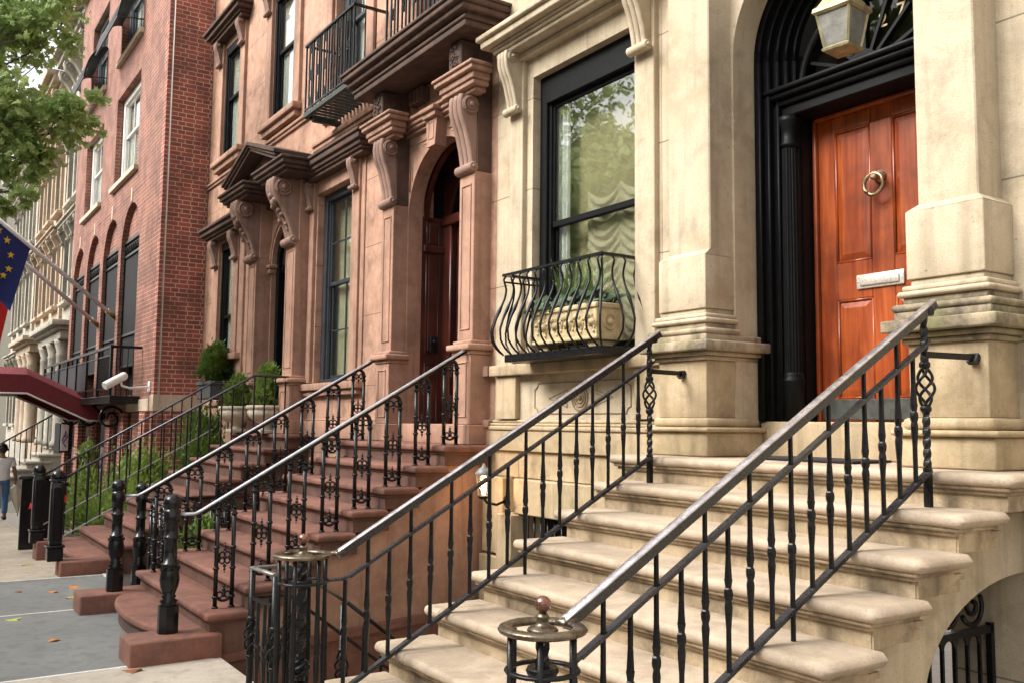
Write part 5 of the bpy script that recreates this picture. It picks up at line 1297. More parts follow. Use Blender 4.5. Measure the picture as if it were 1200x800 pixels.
# flagpoles
def pole(a, c, label):
    t = thing('flagpole', label, 'flagpole', c, 'slanting flagpoles on the brick building')
    b = MB(); b.tube([a, c], .045, 10); b.obj('pole', POLEM, t); b = MB(); d = (Vector(a) - Vector(c)).normalized(); b.tube([Vector(c) - d * .1, Vector(c) + d * .22], .055, 8); b.ball(a, .06, 10); b.obj('socket', BRASS, t)
    return t
P1a, P1c = (-20.1, .9, 6.05), (-21.62, 3.9, 4.04); P2a, P2c = (-21.9, .9, 6.1), (-23.6, 3.9, 4.02)
pole(P1a, P1c, 'bright slanting flagpole holding the blue star flag, nearest of the two'); pole(P2a, P2c, 'bright slanting flagpole holding the red flag, further of the two')
def flagcloth(a, c, u0, u1, drop, m, name, label, sag):
    t = thing(name, label, 'flag', tuple((Vector(a) + Vector(c)) / 2)); A = Vector(a); C_ = Vector(c); n = 26; mm = 20; vs = []; fs = []
    for j in range(mm + 1):
        for i in range(n + 1):
            u = u0 + (u1 - u0) * i / n; v = j / mm; p = A + (C_ - A) * u
            f = math.sin(u * 30 + v * 1.5) * .07 * v + math.sin(u * 13 + 1) * .10 * v
            vs.append((p.x + f, p.y - sag * v * (1 - (u - u0) / (u1 - u0)) * 0 - .30 * v, p.z - .05 - drop * v * (1 - .15 * math.sin(i / n * 3.1))))
    for j in range(mm):
        for i in range(n): q = j * (n + 1) + i; fs.append((q, q + 1, q + n + 2, q + n + 1))
    b = MB(); b.add(vs, fs, True); o = b.obj('cloth', m, t)
    return t, vs, n, mm
ft, vs, n, mm = flagcloth(P1a, P1c, .02, .40, 1.30, FLAGB, 'flag', 'dark blue flag with a ring of yellow stars hanging from the nearer pole', .2)
b = MB()
for k in range(12):
    a = k * math.pi / 6; i = n * (.5 + .30 * math.cos(a)); j = mm * (.48 + .36 * math.sin(a)); q = int(round(j)) * (n + 1) + int(round(i))
    c0 = Vector(vs[q]); du = (Vector(vs[q + 1]) - c0).normalized(); dv = Vector((0, -.2, -1)); nn = du.cross(dv).normalized()
    if nn.x < 0: nn = -nn
    for sg in (1, -1):
        pts = []
        for r_ in range(10): an = r_ * math.pi / 5 + math.pi / 2; rr = .085 if r_ % 2 == 0 else .034; e = nn.orthogonal().normalized(); pts.append(c0 + nn * (.012 * sg) + Vector((0, 0, 1)) * rr * math.sin(an) + nn.cross(Vector((0, 0, 1))).normalized() * rr * math.cos(an))
        b.add([c0 + nn * (.014 * sg)] + pts, [(0, r_ + 1, (r_ + 1) % 10 + 1) for r_ in range(10)])
b.obj('star', FLAGY, ft)
flagcloth(P2a, P2c, .02, .40, 1.9, FLAGR, 'flag', 'red flag showing below the blue one, hanging from the further pole', .2)
# wall sign box
t = thing('sign_box', 'small white box sign with purple scrawl on a dark frame under the canopy', 'sign', (-26.6, 3.6, 1.3))
b = MB(); b.rbox(-27.1, -26.2, 3.56, 3.80, .95, 1.72, .02, 1); b.obj('frame', IRON, t); b = MB(); b.rbox(-26.206, -26.19, 3.59, 3.77, 1.0, 1.67, .004, 1); b.obj('panel', WHITEP, t)
b = MB(); b.tube([(-26.186, 3.62, 1.25), (-26.186, 3.70, 1.5), (-26.186, 3.74, 1.35), (-26.186, 3.64, 1.2), (-26.186, 3.72, 1.1)], .014, 6); b.ball((-26.188, 3.68, 1.38), .03, 8); b.obj('lettering', INK, t)

# ================================================================== PALE HOUSES BEYOND
def pale_house(x0, x1, yw, zt, m, label, colx, stoop=True):
    t = thing('limestone_townhouse', label, 'house', ((x0 + x1) / 2, yw, 0))
    ws = []; n = 3; 
    for i in range(n):
        cx = x0 + (x1 - x0) * (i + .5) / n
        for z0, z1 in ((1.6, 4.2), (5.6, 7.9), (8.9, 11.0), (12, 13.6)): ws.append((cx - .5, cx + .5, z0, z1))
    b = MB(); b.grid_wall(x0, x1, -1.5, zt, yw, yw + .4, [q for q in ws if q[3] < zt]); b.obj('wall', m, t)
    for a, c, z0, z1 in ws:
        if z1 > zt: continue
        win = sash(t, a, c, z0, z1, yw + .14, (z0 + z1) / 2, SASH, GLASSD, .07)
        q = MB(); q.box(a, c, yw + .36, yw + .39, z0, z1); q.obj('blind', INTER, win)
        q = MB(); q.rbox(a - .18, a - .01, yw - .10, yw + .01, z0, z1 + .1, .01, 1); q.rbox(c + .01, c + .18, yw - .10, yw + .01, z0, z1 + .1, .01, 1); moulded(q, a - .2, c + .2, yw, [(z1 + .1, z1 + .2, .16), (z1 + .2, z1 + .3, .28), (z1 + .3, z1 + .36, .35)]); q.rbox(a - .25, c + .25, yw - .2, yw + .02, z0 - .14, z0 - .01, .02, 1); q.obj('window_surround', m, t)
        console(MB(), a - .18, a - .02, yw - .1, z1 + .1, z1 - .4, .2, .06, .07, .05).obj('console', m, t); console(MB(), c + .02, c + .18, yw - .1, z1 + .1, z1 - .4, .2, .06, .07, .05).obj('console', m, t)
    b = MB(); moulded(b, x0, x1, yw, [(zt, zt + .2, .3), (zt + .2, zt + .42, .55), (zt + .42, zt + .6, .75)], (0, 0)); b.obj('cornice', m, t)
    for i in range(6): xx = x0 + .4 + (x1 - x0 - .8) * i / 5; console(MB(), xx - .14, xx + .14, yw, zt, zt - .9, .5, .12, .16, .1).obj('console', m, t)
    # portico columns
    for cx in colx:
        b = MB(); b.lathe([(.24, 1.0), (.24, 1.15), (.19, 1.2), (.18, 3.6), (.20, 3.65), (.17, 3.7), (.24, 3.95), (.26, 4.05)], (cx, yw - .55, 0), 16); b.obj('column', m, t)
    if colx:
        b = MB(); moulded(b, min(colx) - .2, max(colx) + .2, yw - .25, [(4.05, 4.3, .5), (4.3, 4.4, .62), (4.4, 4.55, .75)]); b.obj('portico_entablature', m, t)
    return t
pale_house(-34.0, -28.10, 4.5, 13.4, PALE, 'pale limestone house with bracketed cornice just past the brick building', (-29.2, -30.9, -32.6))
pale_house(-40.5, -34.02, 4.4, 13.0, TANST, 'tan sandstone house with columned doorway beyond the pale one', (-35.3, -36.6, -38))
pale_house(-48.0, -40.52, 4.3, 12.0, PALE, 'pale stone house third from the brick building, far down the street', ())
def far_block(x0, x1, y0, y1, z1, label):
    t = thing('apartment_building', label, 'building', ((x0 + x1) / 2, y0, 0))
    b = MB(); b.box(x0, x1, y0, y1, -3, z1); b.obj('wall', paint('cream_render', (.66, .60, .48), .9, .1), t)
    b = MB()
    for i in range(5):
        for k in range(3): b.box(x1 - .01, x1 + .03, y0 + .8 + k * 2.2, y0 + 1.9 + k * 2.2, 2 + i * 3.1, 3.9 + i * 3.1)
    b.obj('window', GLASSD, t)
far_block(-64, -54, 2.4, 12, 14, 'cream apartment block closing the view at the far end of the street')
# steps and railing of the pale house
t = thing('stone_stoop', 'grey stone stoop with arched underside in front of the pale limestone house', 'front steps', (-31.5, 3, -.6))
for n in range(8):
    b = MB(); zt = 1.0 - .21 * n; b.rbox(-32.4, -30.2, 3.9 - .33 * n, 4.5 - .33 * n + (.6 if n == 0 else .1), zt - .09, zt, .03, 2); b.box(-32.35, -30.25, 3.96 - .33 * n, 4.6 - .33 * n, zt - .24, zt - .085); b.obj('tread', PALE, t)
b = MB()
for i in range(12):
    y0 = 1.9 + i * .22; y1 = y0 + .22; zs = lambda y: .74 - (3.9 - y) * .636 if y < 3.9 else .76; za = lambda y: -1.2 + 1.5 * math.sin(max(0, min(1, (y - 2.2) / 2.4)) * 1.5)
    b.prism([(y0, min(za(y0), zs(y0) - .05)), (y1, min(za(y1), zs(y1) - .05)), (y1, zs(y1)), (y0, zs(y0))], 'x', -30.4, -30.26)
b.obj('side_wall', PALE, t)
t = thing('iron_railing', 'black iron stair railing on the grey stoop behind the walking person', 'railing', (-30.3, 3, .2))
b = MB(); b.tube([(-30.3, 1.6, .45), (-30.3, 3.9, 1.92), (-30.3, 4.4, 1.92)], .025, 8); b.obj('handrail', IRON, t)
b = MB()
for i in range(20):
    yy = 1.7 + i * .14; zz = min(.45 + (yy - 1.6) * .639, 1.92); b.bar((-30.3, yy, zz - .95), (-30.3, yy, zz), .022)
b.obj('bars', IRON, t)
# ================================================================== PLANTS
def leaf_shape(k):
    """outline of a lobed maple-like leaf (k lobes) in its own plane, unit size"""
    if k == 0: return [(0, -.5), (.32, -.1), (.2, .3), (0, .55), (-.2, .3), (-.32, -.1)]
    return [(0, -.45), (.16, -.28), (.5, -.18), (.30, .02), (.42, .28), (.17, .24), (0, .56), (-.17, .24), (-.42, .28), (-.30, .02), (-.5, -.18), (-.16, -.28)]
def add_leaf(b, c, n_, s, k=0, curl=.12):
    n_ = Vector(n_).normalized(); u = n_.orthogonal().normalized(); a = ru(0, 6.28); v = n_.cross(u); u, v = u * math.cos(a) + v * math.sin(a), v * math.cos(a) - u * math.sin(a)
    sh = leaf_shape(k); c = Vector(c)
    rim = [c + u * (p[0] * s) + v * (p[1] * s) - n_ * (curl * s * abs(p[0]) * 2) for p in sh]
    b.add([c] + rim, [(0, i + 1, (i + 1) % len(sh) + 1) for i in range(len(sh))])

def limb(b, p0, p1, r0, r1, wob=.15, n=7):
    p0, p1 = Vector(p0), Vector(p1); L = (p1 - p0).length; pts = []; rs = []
    for i in range(n + 1):
        u = i / n; p = p0.lerp(p1, u) + Vector((ru(-1, 1), ru(-1, 1), ru(-.5, .5))) * wob * L * .15 * math.sin(math.pi * u); pts.append(p); rs.append(r0 + (r1 - r0) * u)
    b.tube(pts, r0, 8, rs=rs); return pts
def street_tree(base, label, height, clumps, leaf_size, per, name='street_tree', lobed=1, group=None, lean=(0, 0)):
    t = thing(name, label, 'tree', base, group)
    b = MB(); B = Vector(base); fork = B + Vector((lean[0], lean[1], height * .42))
    b.tube([B, B + Vector((.03, .02, .4)), B.lerp(fork, .6), fork], .2, 12, rs=[.27, .20, .17, .15])
    mean = sum((Vector(q[:3]) for q in clumps), Vector()) / len(clumps); hub = fork.lerp(mean, .45); limb(b, fork, hub, .12, .07, .3)
    lv = MB()
    for (cx, cy, cz, r_, cnt) in clumps:
        c = Vector((cx, cy, cz)); pts = limb(b, hub, c, .032, .010, .7)
        for j in range(4):
            e = c + Vector((ru(-1, 1), ru(-1, 1), ru(-.8, .8))) * r_ * .95; limb(b, pts[int(ru(3, 7))], e, .009, .004, .8, 5)
        subs = [(c + Vector((random.gauss(0, .48), random.gauss(0, .48), random.gauss(0, .48))) * r_, r_ * ru(.25, .5)) for _ in range(max(5, int(cnt / 28)))]
        for _ in range(int(cnt * per)):
            sc, sr = random.choice(subs); p = sc + Vector((random.gauss(0, .5), random.gauss(0, .5), random.gauss(0, .55))) * sr * 1.25
            add_leaf(lv, p, (ru(-1, 1), ru(-1, 1), ru(.2, 1)), leaf_size * ru(.6, 1.25), lobed)
    b.obj('trunk', BARK, t); lv.obj('crown', LEAF, t)
    return t
# the tree whose leaves hang into the picture at upper left
cl = []
for spec in ((-15.6, 1.05, 8.3, .8, 400), (-15.2, 1.8, 8.3, .5, 200), (-15.9, .7, 7.3, .9, 420), (-15.4, 1.5, 7.6, .5, 240), (-15.5, 1.4, 6.4, .55, 360), (-15.1, 1.85, 6.4, .38, 200), (-15.8, 1.05, 6.0, .6, 360), (-15.2, 2.2, 6.5, .22, 60), (-15.3, 1.6, 5.75, .34, 150), (-15.6, 1.2, 5.5, .32, 120), (-15.7, 1.25, 4.95, .14, 30), (-15.2, 1.45, 5.1, .15, 34), (-15.4, 1.2, 9.3, .9, 380), (-15.4, 1.85, 9.1, .5, 220), (-15.3, 2.25, 8.85, .25, 60),
             (-16, -.8, 9, 1.6, 600), (-16, -2.2, 8, 1.5, 500), (-17.6, -.6, 8.2, 1.4, 450), (-14, -1.6, 8.4, 1.4, 450)): cl.append(spec)
street_tree((-15.9, -.75, -.15), 'leafy street tree hanging lobed green leaves into the upper left of the street', 9.0, cl, .145, 1.75)
# street trees out of the frame that the windows mirror
for bx, by, h, lab in ((-21.5, -10.4, 9, 'broad street tree on the opposite pavement, mirrored in the cream house window'), (-31, -10.5, 10, 'street tree further down the opposite pavement'), (-10.5, -10.6, 9.5, 'street tree on the opposite pavement across from the brownstone stoops')):
    cl = [(bx + ru(-2.6, 2.6), by + ru(-2.2, 2.2), h * .62 + ru(-1.2, 5.5), ru(1.1, 1.8), 300) for _ in range(19)]
    street_tree((bx, by, zg(bx)), lab, h, cl, .34, 1.0, lobed=0)

def conifer(base, label, h, r_, n, group=None, name='dwarf_conifer', mat=None, pot_h=0):
    t = thing(name, label, 'shrub', base, group); B = Vector(base); tr = MB(); tr.tube([B, B + Vector((.01, 0, h * .8))], .02, 6, rs=[.022, .008]); tr.obj('stem', BARK, t)
    lv = MB(); tips = []
    for i in range(110):
        u = ru(.02, 1) ** 1.25; a = ru(0, 6.28); rr = r_ * min(1, (1 - u) * 2.0) ** .6 * (.55 + .45 * min(1, u * 5)) * ru(.15, 1.06) + .02; tips.append(B + Vector((rr * math.cos(a), rr * math.sin(a), h * (.08 + .9 * u))))
    tips.append(B + Vector((0, 0, h)))
    for _ in range(n):
        p = random.choice(tips); q = p + Vector((random.gauss(0, .045), random.gauss(0, .045), random.gauss(0, .05))) * (h / .7); d = q - (B + Vector((0, 0, q.z - B.z - .12)))
        d = d.normalized() + Vector((ru(-.8, .8), ru(-.8, .8), ru(-.3, .7)))
        blade(lv, q, d, ru(.06, .11) * (h / .7) ** .5, .020, .2, 2, False)
    lv.obj('foliage', mat or CONIF, t); return t
def urn(x, y, z, label):
    t = thing('stone_urn', label, 'urn', (x, y, z), 'pale urns on the pediment house landing')
    b = MB(); b.rbox(x - .15, x + .15, y - .15, y + .15, z, z + .05, .01, 1); b.lathe([(.12, .05), (.09, .08), (.07, .11), (.10, .13), (.20, .18), (.27, .25), (.28, .31), (.265, .33), (.285, .345), (.30, .37), (.29, .39), (.25, .39), (.24, .36), (.002, .35)], (x, y, z), 24); b.obj('bowl', PALEURN, t)
    b = MB()
    for k in range(28): a = k * 2 * math.pi / 28; b.ball((x + .285 * math.cos(a), y + .285 * math.sin(a), z + .352), .014, 5)
    b.obj('beaded_rim', PALEURN, t)
for x, y, lab, lab2, hh, rr in ((-14.05, 4.36, 'pale stone urn on the left of the pediment door landing', 'light green conifer growing in the left landing urn', .46, .17), (-12.85, 4.40, 'pale stone urn on the right of the pediment door landing', 'tall light green conifer growing in the right landing urn', .56, .165)):
    urn(x, y, 1.638, lab); conifer((x, y, 1.99), lab2, hh, rr, 3600, 'conifers in the landing urns', mat=SHRUB)
t = thing('window_box', 'dark grey window box on the sill beside the brick wall', 'window box', (-16.1, 4.45, 2.2)); b = MB(); b.rbox(-16.2, -15.35, 4.30, 4.66, 2.165, 2.44, .012, 1); b.rbox(-16.23, -15.32, 4.27, 4.68, 2.40, 2.46, .01, 1); b.obj('trough', paint('grey_lead_box', (.06, .062, .062), .7, .3), t)
conifer((-15.75, 4.46, 2.42), 'rounded dark green evergreen in the grey window box', .60, .24, 9000, name='evergreen_shrub')
# shrubs beside the far stoop
def shrub(base, label, clumps, n, mat, size, group=None):
    t = thing('garden_shrub', label, 'shrub', base, group); B = Vector(base); st = MB()
    lv = MB()
    for dx, dy, dz, r_ in clumps:
        c = B + Vector((dx, dy, dz)); st.tube([B + Vector((dx * .3, dy * .3, 0)), c], .012, 5, rs=[.016, .005])
        for _ in range(n):
            p = c + Vector((random.gauss(0, .5), random.gauss(0, .5), random.gauss(0, .55))) * r_; d = (p - B).normalized() + Vector((ru(-.6, .6), ru(-.6, .6), ru(0, .9)))
            blade(lv, p, d, size * ru(.6, 1.3), size * .45, .3, 2, False)
    st.obj('stems', BARK, t); lv.obj('foliage', mat, t)
shrub((-16.3, 3.35, -.15), 'bushy light green shrub spilling beside the far stoop below the brick corner', [(-.9, 0, .6, .35), (-.4, .1, 1.0, .34), (.1, 0, .8, .34), (.5, .1, 1.15, .30), (.9, 0, .7, .35), (.2, -.3, .4, .4), (-.6, -.4, .4, .4), (.8, -.5, .35, .35), (0, -.8, .35, .3)], 800, SHRUB, .085)
shrub((-15.2, 4.1, .3), 'upright dark green shrub against the brick building side wall', [(-.3, 0, 1.0, .28), (.1, .05, 1.35, .28), (.4, 0, 1.0, .25), (0, 0, .6, .3)], 700, CONIF, .09)
shrub((-18.6, 3.0, -.3), 'pale green pointed shrub in front of the brick building below the camera', [(0, 0, .5, .28), (.1, 0, 1.0, .2), (-.2, 0, .9, .22), (.05, 0, 1.5, .11), (-.5, .1, .5, .3)], 600, SHRUB, .09)
shrub((-10.6, 3.0, .0), 'small yellow green plant growing in the bed between the brown stoops', [(0, -.3, .25, .16), (-.3, -.2, .4, .14), (.25, -.1, .3, .14), (-.1, 0, .6, .12), (.4, .2, .35, .15)], 240, SHRUB, .07)
# roses by the black fence
for x, y, z, lab in ((-15.0, 1.72, .56, 'single red rose in front of the square black post at left'), (-14.0, 2.0, .72, 'small red rose between the two square black posts')):
    b = MB()
    for i in range(14): a = ru(0, 6.28); add_leaf(b, (x + .025 * math.cos(a), y + .025 * math.sin(a), z + ru(-.02, .03)), (math.cos(a), math.sin(a), ru(.1, .8)), .07, 0, .4)
    b.solo('rose', ROSE, lab, 'flower', (x, y, z))
t = thing('areaway_fence', 'low black panelled fence behind the square black posts of the pediment house', 'fence', (-15.6, 2.0, -.1))
b = MB(); b.rbox(-15.45, -15.37, 1.62, 2.0, -.1, .92, .01, 1); b.rbox(-15.48, -15.34, 1.58, 2.04, .92, .98, .02, 2); b.obj('panel', IRONG, t)
b = MB(); b.rbox(-17.5, -15.45, 2.2, 2.26, .8, .86, .01, 1); b.rbox(-17.5, -15.45, 2.2, 2.26, 0, .05, .01, 1)
for i in range(15): b.bar((-17.4 + i * .135, 2.23, 0), (-17.4 + i * .135, 2.23, .82), .018)
b.obj('bars', IRON, t)
# fallen leaves
zc = 0.0
def fallen_leaf(x, y, z, m, s, label, tilt=.12):
    b = MB(); random.seed(int((x * 131 + y * 17) * 10) % 9999); add_leaf(b, (x, y, z + .012), (ru(-tilt, tilt), ru(-tilt, tilt), 1), s, 1, .12)
    b.solo('fallen_leaf', m, label, 'leaf', (x, y, z), 'fallen leaves on the pavement and steps')
for x, y, z, k, s, lab in ((-9.55, 1.86, 0, 3, .19, 'yellow green fallen leaf, largest on the grey pavement before the curved step'), (-8.55, 1.2, 0, 0, .13, 'small orange leaf on the grey slab left of the green one'), (-7.25, 1.55, 0, 2, .17, 'brown leaf on the pale concrete slab at the bottom left'),
    (-8.25, 1.98, 0, 0, .10, 'rusty leaf lying against the near plinth block of the nearest brown stoop'), (-7.95, 1.62, 0, 2, .09, 'dark red leaf in front of the near plinth block corner'), (-10.5, 1.62, 0, 1, .22, 'pale orange leaf at the foot of the far plinth block'), (-10.9, 1.5, 0, 0, .12, 'dull brown leaf beside the far plinth block'),
    (-13.6, 1.55, zg(-13.6), 1, .2, 'bright orange leaf on the tan pavement by the square post block'), (-9.6, 1.0, 0, 3, .14, 'green leaf near the left edge of the grey slab'), (-10.1, 1.58, .165, 0, .14, 'orange leaf on top of the far plinth block of the nearest brown stoop'), (-11.1, 1.2, 0, 2, .09, 'small brown leaf on the far grey slab'),
    (-3.22, 3.72, LZ - .333, 1, .035, 'tiny yellow leaf on the third cream tread'), (-3.3, 2.2, LZ - 1.0, 0, .03, 'tiny orange leaf on a lower cream tread'), (-8.35, 4.2, LZ, 1, .07, 'pale dry leaf on the landing of the dark red door'), (-9.3, 3.45, LZ - .549, 0, .05, 'small red leaf on a brown tread behind the cast panels')):
    fallen_leaf(x, y, z, FL[k], s, lab)
random.seed(99)

# ================================================================== PERSON
px, py, pz = -23.75, 2.09, zg(-23.75)
pt = thing('person', 'person seen from behind in white shirt and blue jeans, holding a furled cream umbrella', 'person', (px, py, pz))
def skin_mesh(name, verts, edges, radii, m, parent, root=0, sub=2):
    me = bpy.data.meshes.new(name); b0 = wbase(parent); me.from_pydata([Vector(v) - b0 for v in verts], edges, [])
    o = bpy.data.objects.new(name, me); COL.objects.link(o); o.parent = parent; me.materials.append(m)
    bpy.context.view_layer.objects.active = o
    sk = o.modifiers.new('skin', 'SKIN'); sk.use_smooth_shade = True
    if not me.skin_vertices: me.attributes  # layer is made by the modifier on evaluation
    bm = bmesh.new(); bm.from_mesh(me); lay = bm.verts.layers.skin.verify(); bm.verts.ensure_lookup_table()
    for i, v in enumerate(bm.verts):
        r_ = radii[i]; v[lay].radius = r_ if isinstance(r_, tuple) else (r_, r_); v[lay].use_root = (i == root)
    bm.to_mesh(me); bm.free()
    ss = o.modifiers.new('sub', 'SUBSURF'); ss.levels = sub; ss.render_levels = sub
    return o
def P(x, y, z): return (px + x, py + y, pz + z)      # walking along -x; right hand is towards +y
V = [P(0, 0, .90), P(0, 0, 1.02), P(-.01, 0, 1.16), P(-.01, 0, 1.32), P(-.01, 0, 1.40), P(-.02, 0, 1.46), P(-.03, 0, 1.56), P(-.03, 0, 1.63),
     P(-.0, .10, .86), P(-.10, .10, .48), P(-.02, .10, .09), P(-.16, .10, .03), P(0, -.10, .86), P(.06, -.10, .48), P(.24, -.10, .12), P(.14, -.10, .04),
     P(-.01, .19, 1.34), P(.03, .26, 1.08), P(-.08, .29, .86), P(-.10, .29, .80), P(-.01, -.19, 1.34), P(-.03, -.25, 1.08), P(-.16, -.26, .88), P(-.19, -.26, .82)]
E = [(0, 1), (1, 2), (2, 3), (3, 4), (4, 5), (5, 6), (6, 7), (0, 8), (8, 9), (9, 10), (10, 11), (0, 12), (12, 13), (13, 14), (14, 15), (3, 16), (16, 17), (17, 18), (18, 19), (3, 20), (20, 21), (21, 22), (22, 23)]
rad = [(.12, .16), (.11, .14), (.11, .15), (.11, .17), .06, .05, .085, .07, .085, .06, .04, .035, .085, .06, .04, .035, .055, .042, .032, .033, .055, .042, .032, .033]
for hand, sgn in ((19, 1), (23, -1)):
    hx, hy, hz_ = V[hand]
    for f, (dx, L) in enumerate(((-.022, .07), (-.008, .08), (.008, .075), (.02, .06))):
        i = len(V); V += [(hx + dx, hy + .008 * sgn, hz_ - .03), (hx + dx - .01, hy + .012 * sgn, hz_ - .03 - L * .5), (hx + dx - .02, hy - .008 * sgn, hz_ - .03 - L)]; E += [(hand, i), (i, i + 1), (i + 1, i + 2)]; rad += [.0095, .009, .008]
    i = len(V); V += [(hx - .035, hy - .015 * sgn, hz_ - .01), (hx - .05, hy - .02 * sgn, hz_ - .045)]; E += [(hand, i), (i, i + 1)]; rad += [.010, .009]
skin_mesh('body', V, E, rad, SKIN, pt)
skin_mesh('shirt', [P(0, 0, .84), P(0, 0, 1.0), P(-.01, 0, 1.16), P(-.01, 0, 1.31), P(-.01, 0, 1.39), P(-.01, .20, 1.34), P(.015, .235, 1.17), P(-.01, -.20, 1.34), P(-.02, -.23, 1.17)], [(0, 1), (1, 2), (2, 3), (3, 4), (3, 5), (5, 6), (3, 7), (7, 8)], [(.15, .20), (.14, .18), (.13, .175), (.125, .18), (.075, .085), .078, .07, .078, .07], SHIRT, pt)
skin_mesh('jeans', [P(0, 0, .92), P(0, .10, .84), P(-.10, .10, .48), P(-.02, .10, .13), P(0, -.10, .84), P(.06, -.10, .48), P(.22, -.10, .16)], [(0, 1), (1, 2), (2, 3), (0, 4), (4, 5), (5, 6)], [(.115, .12), .092, .075, .066, .092, .075, .066], JEANS, pt)
b = MB(); b.ball(P(-.02, 0, 1.60), .105, 16, 1.08); b.ball(P(.03, 0, 1.57), .085, 14); b.obj('hair', HAIR, pt)
b = MB(); b.ball(P(-.125, .035, 1.585), .012, 8); b.ball(P(-.125, -.035, 1.585), .012, 8); b.obj('eyes', HAIR, pt); b = MB(); b.ball(P(-.13, 0, 1.555), .016, 8, 1.4); b.ball(P(-.115, 0, 1.515), .014, 8, .5); b.ball(P(-.02, .105, 1.565), .022, 8, 1.3); b.ball(P(-.02, -.105, 1.565), .022, 8, 1.3); b.obj('face_features', SKIN, pt)
b = MB()
for x0, yy in ((-.07, .10), (.20, -.10)): b.rbox(px + x0 - .17, px + x0 + .10, py + yy - .045, py + yy + .045, pz + .004, pz + .085, .03, 2)
b.obj('shoes', SHOE, pt)
ut = thing('umbrella', 'furled cream umbrella hanging point down from the walking person\'s hand', 'umbrella', P(-.1, .31, .1))
b = MB(); b.tube([P(-.12, .30, .84), P(.04, .36, .08)], .009, 6); b.tube([P(-.12, .30, .84), P(-.125, .295, .88), P(-.15, .295, .90), P(-.175, .295, .87)], .014, 7); b.obj('shaft', SHOE, ut)
b = MB(); A = Vector(P(-.105, .305, .78)); B_ = Vector(P(.035, .355, .13)); vs = []; fs = []; n = 24
for i, (u, r_) in enumerate(((0, .03), (.06, .07), (.2, .135), (.35, .125), (.6, .075), (.85, .03), (1, .01))):
    for k in range(n): a = 2 * math.pi * k / n; rr = r_ * (1 + .16 * math.cos(8 * a)); vs.append(A.lerp(B_, u) + Vector((rr * math.cos(a) * .75, rr * math.sin(a), 0)))
for i in range(6):
    for k in range(n): l = (k + 1) % n; fs.append((i * n + k, i * n + l, i * n + n + l, i * n + n + k))
b.add(vs, fs, True); b.obj('cloth', UMB, ut)

# ================================================================== OPPOSITE SIDE OF THE STREET (mirrored in the panes)
def opposite(x0, x1, h, m, label):
    t = thing('opposite_house', label, 'house', ((x0 + x1) / 2, -15, 0)); zb = zg((x0 + x1) / 2)
    hs = [(x0 + (x1 - x0) * (i + .22) / 3, x0 + (x1 - x0) * (i + .78) / 3, zb + f * 3.3 + 1.0, zb + f * 3.3 + 3.0) for i in range(3) for f in range(4)]
    b = MB(); b.grid_wall(x0, x1, zb - .5, h, -15.4, -15, hs); b.obj('wall', m, t); b = MB(); b.box(x0, x1, -22, -15.42, zb - .5, h); b.obj('rear_block', m, t)
    b = MB()
    for a, c, z0, z1 in hs: b.box(a, c, -15.3, -15.25, z0, z1)
    b.obj('window', WHITEP, t); b = MB(); b.rbox(x0, x1, -15, -14.4, h - .7, h, .05, 1); b.obj('cornice', m, t)
for i, (x0, x1, h, m) in enumerate(((-52, -44, 14.5, PALE), (-43.9, -36, 13.5, BROWN), (-35.9, -29, 14.2, TANST), (-28.9, -22, 13.4, PALE), (-21.9, -15, 14, BRICK), (-14.9, -8, 13.2, TANST), (-7.9, 0, 14, BROWN), (.1, 8, 13.5, PALE))):
    opposite(x0, x1, h, m, ('pale stone', 'brown stone', 'tan sandstone', 'cream stone', 'red brick', 'sandy stone', 'dark brown stone', 'grey stone')[i] + ' row house across the street, %s from the corner' % ('first second third fourth fifth sixth seventh eighth'.split()[i]))

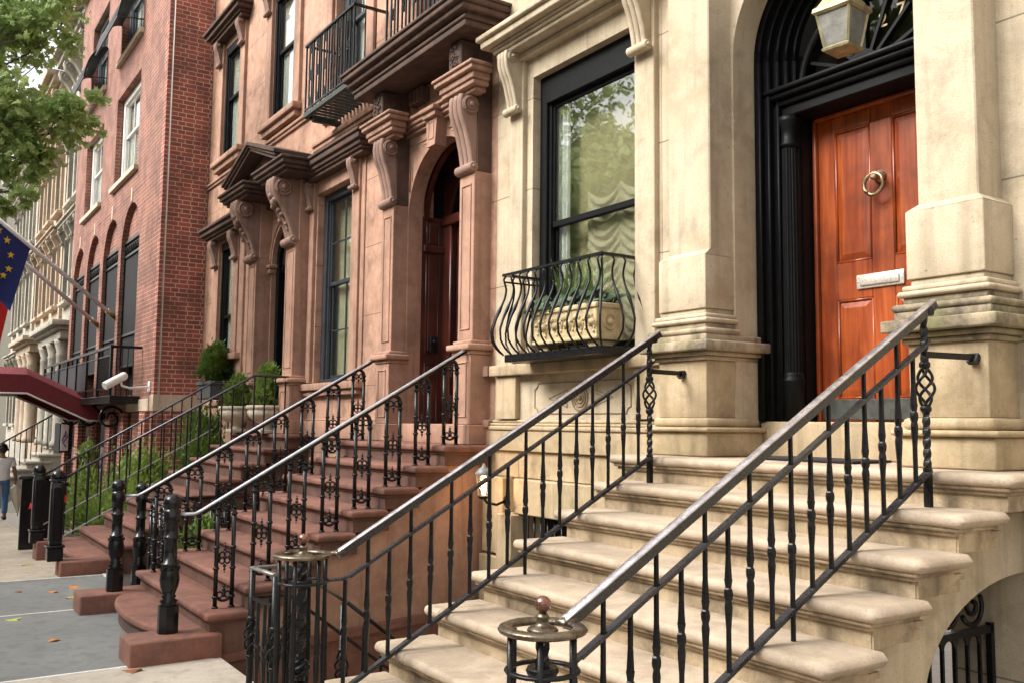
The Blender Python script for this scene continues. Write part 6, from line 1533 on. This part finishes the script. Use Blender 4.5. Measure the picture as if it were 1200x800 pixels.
# ================================================================== LIGHT, SKY, CAMERA
wd = bpy.data.worlds.new('World'); SC.world = wd; wd.use_nodes = True; nt = wd.node_tree
bg = nt.nodes['Background']; sky = nt.nodes.new('ShaderNodeTexSky'); sky.sky_type = 'NISHITA'; sky.sun_disc = False
SUN_EL, SUN_AZ = 44, 197      # compass-style azimuth about +Z, degrees clockwise from +Y
sky.sun_elevation = R(SUN_EL); sky.sun_rotation = R(SUN_AZ); sky.air_density = 1.6; sky.dust_density = 5; sky.ozone_density = .6
hs_ = nt.nodes.new('ShaderNodeHueSaturation'); hs_.inputs['Saturation'].default_value = .22
nt.links.new(sky.outputs[0], hs_.inputs['Color']); nt.links.new(hs_.outputs[0], bg.inputs['Color']); bg.inputs['Strength'].default_value = .125
sl = bpy.data.lights.new('sun', 'SUN'); sl.energy = 1.5; sl.angle = R(32); sl.color = (1, .975, .935)
so = bpy.data.objects.new('sun', sl); COL.objects.link(so)
az = R(SUN_AZ); sd = Vector((math.sin(az) * math.cos(R(SUN_EL)), math.cos(az) * math.cos(R(SUN_EL)), math.sin(R(SUN_EL))))
so.rotation_euler = sd.to_track_quat('Z', 'Y').to_euler()
cam = bpy.data.cameras.new('camera'); co = bpy.data.objects.new('camera', cam); COL.objects.link(co); SC.camera = co
cam.sensor_fit = 'HORIZONTAL'; cam.sensor_width = 36; cam.lens = 36 * 1085.85 / 1200; cam.clip_end = 900; cam.clip_start = .05
Yw, Pt, Rl = R(33.58995), R(5.04604), R(.59414)
f = Vector((-math.cos(Yw) * math.cos(Pt), math.sin(Yw) * math.cos(Pt), math.sin(Pt))); ri = Vector((math.sin(Yw), math.cos(Yw), 0)); up = ri.cross(f)
r2 = ri * math.cos(Rl) + up * math.sin(Rl); u2 = up * math.cos(Rl) - ri * math.sin(Rl)
M = Matrix((r2, u2, -f)).transposed().to_4x4(); M.translation = Vector((0, 0, 1.81)); co.matrix_world = M
SC.view_settings.view_transform = 'Standard'; SC.view_settings.look = 'None'; SC.view_settings.exposure = 1.47; SC.view_settings.gamma = 1
SC.cycles.max_bounces = 6; SC.cycles.diffuse_bounces = 2; SC.cycles.transparent_max_bounces = 12
SC.cycles.use_denoising = True
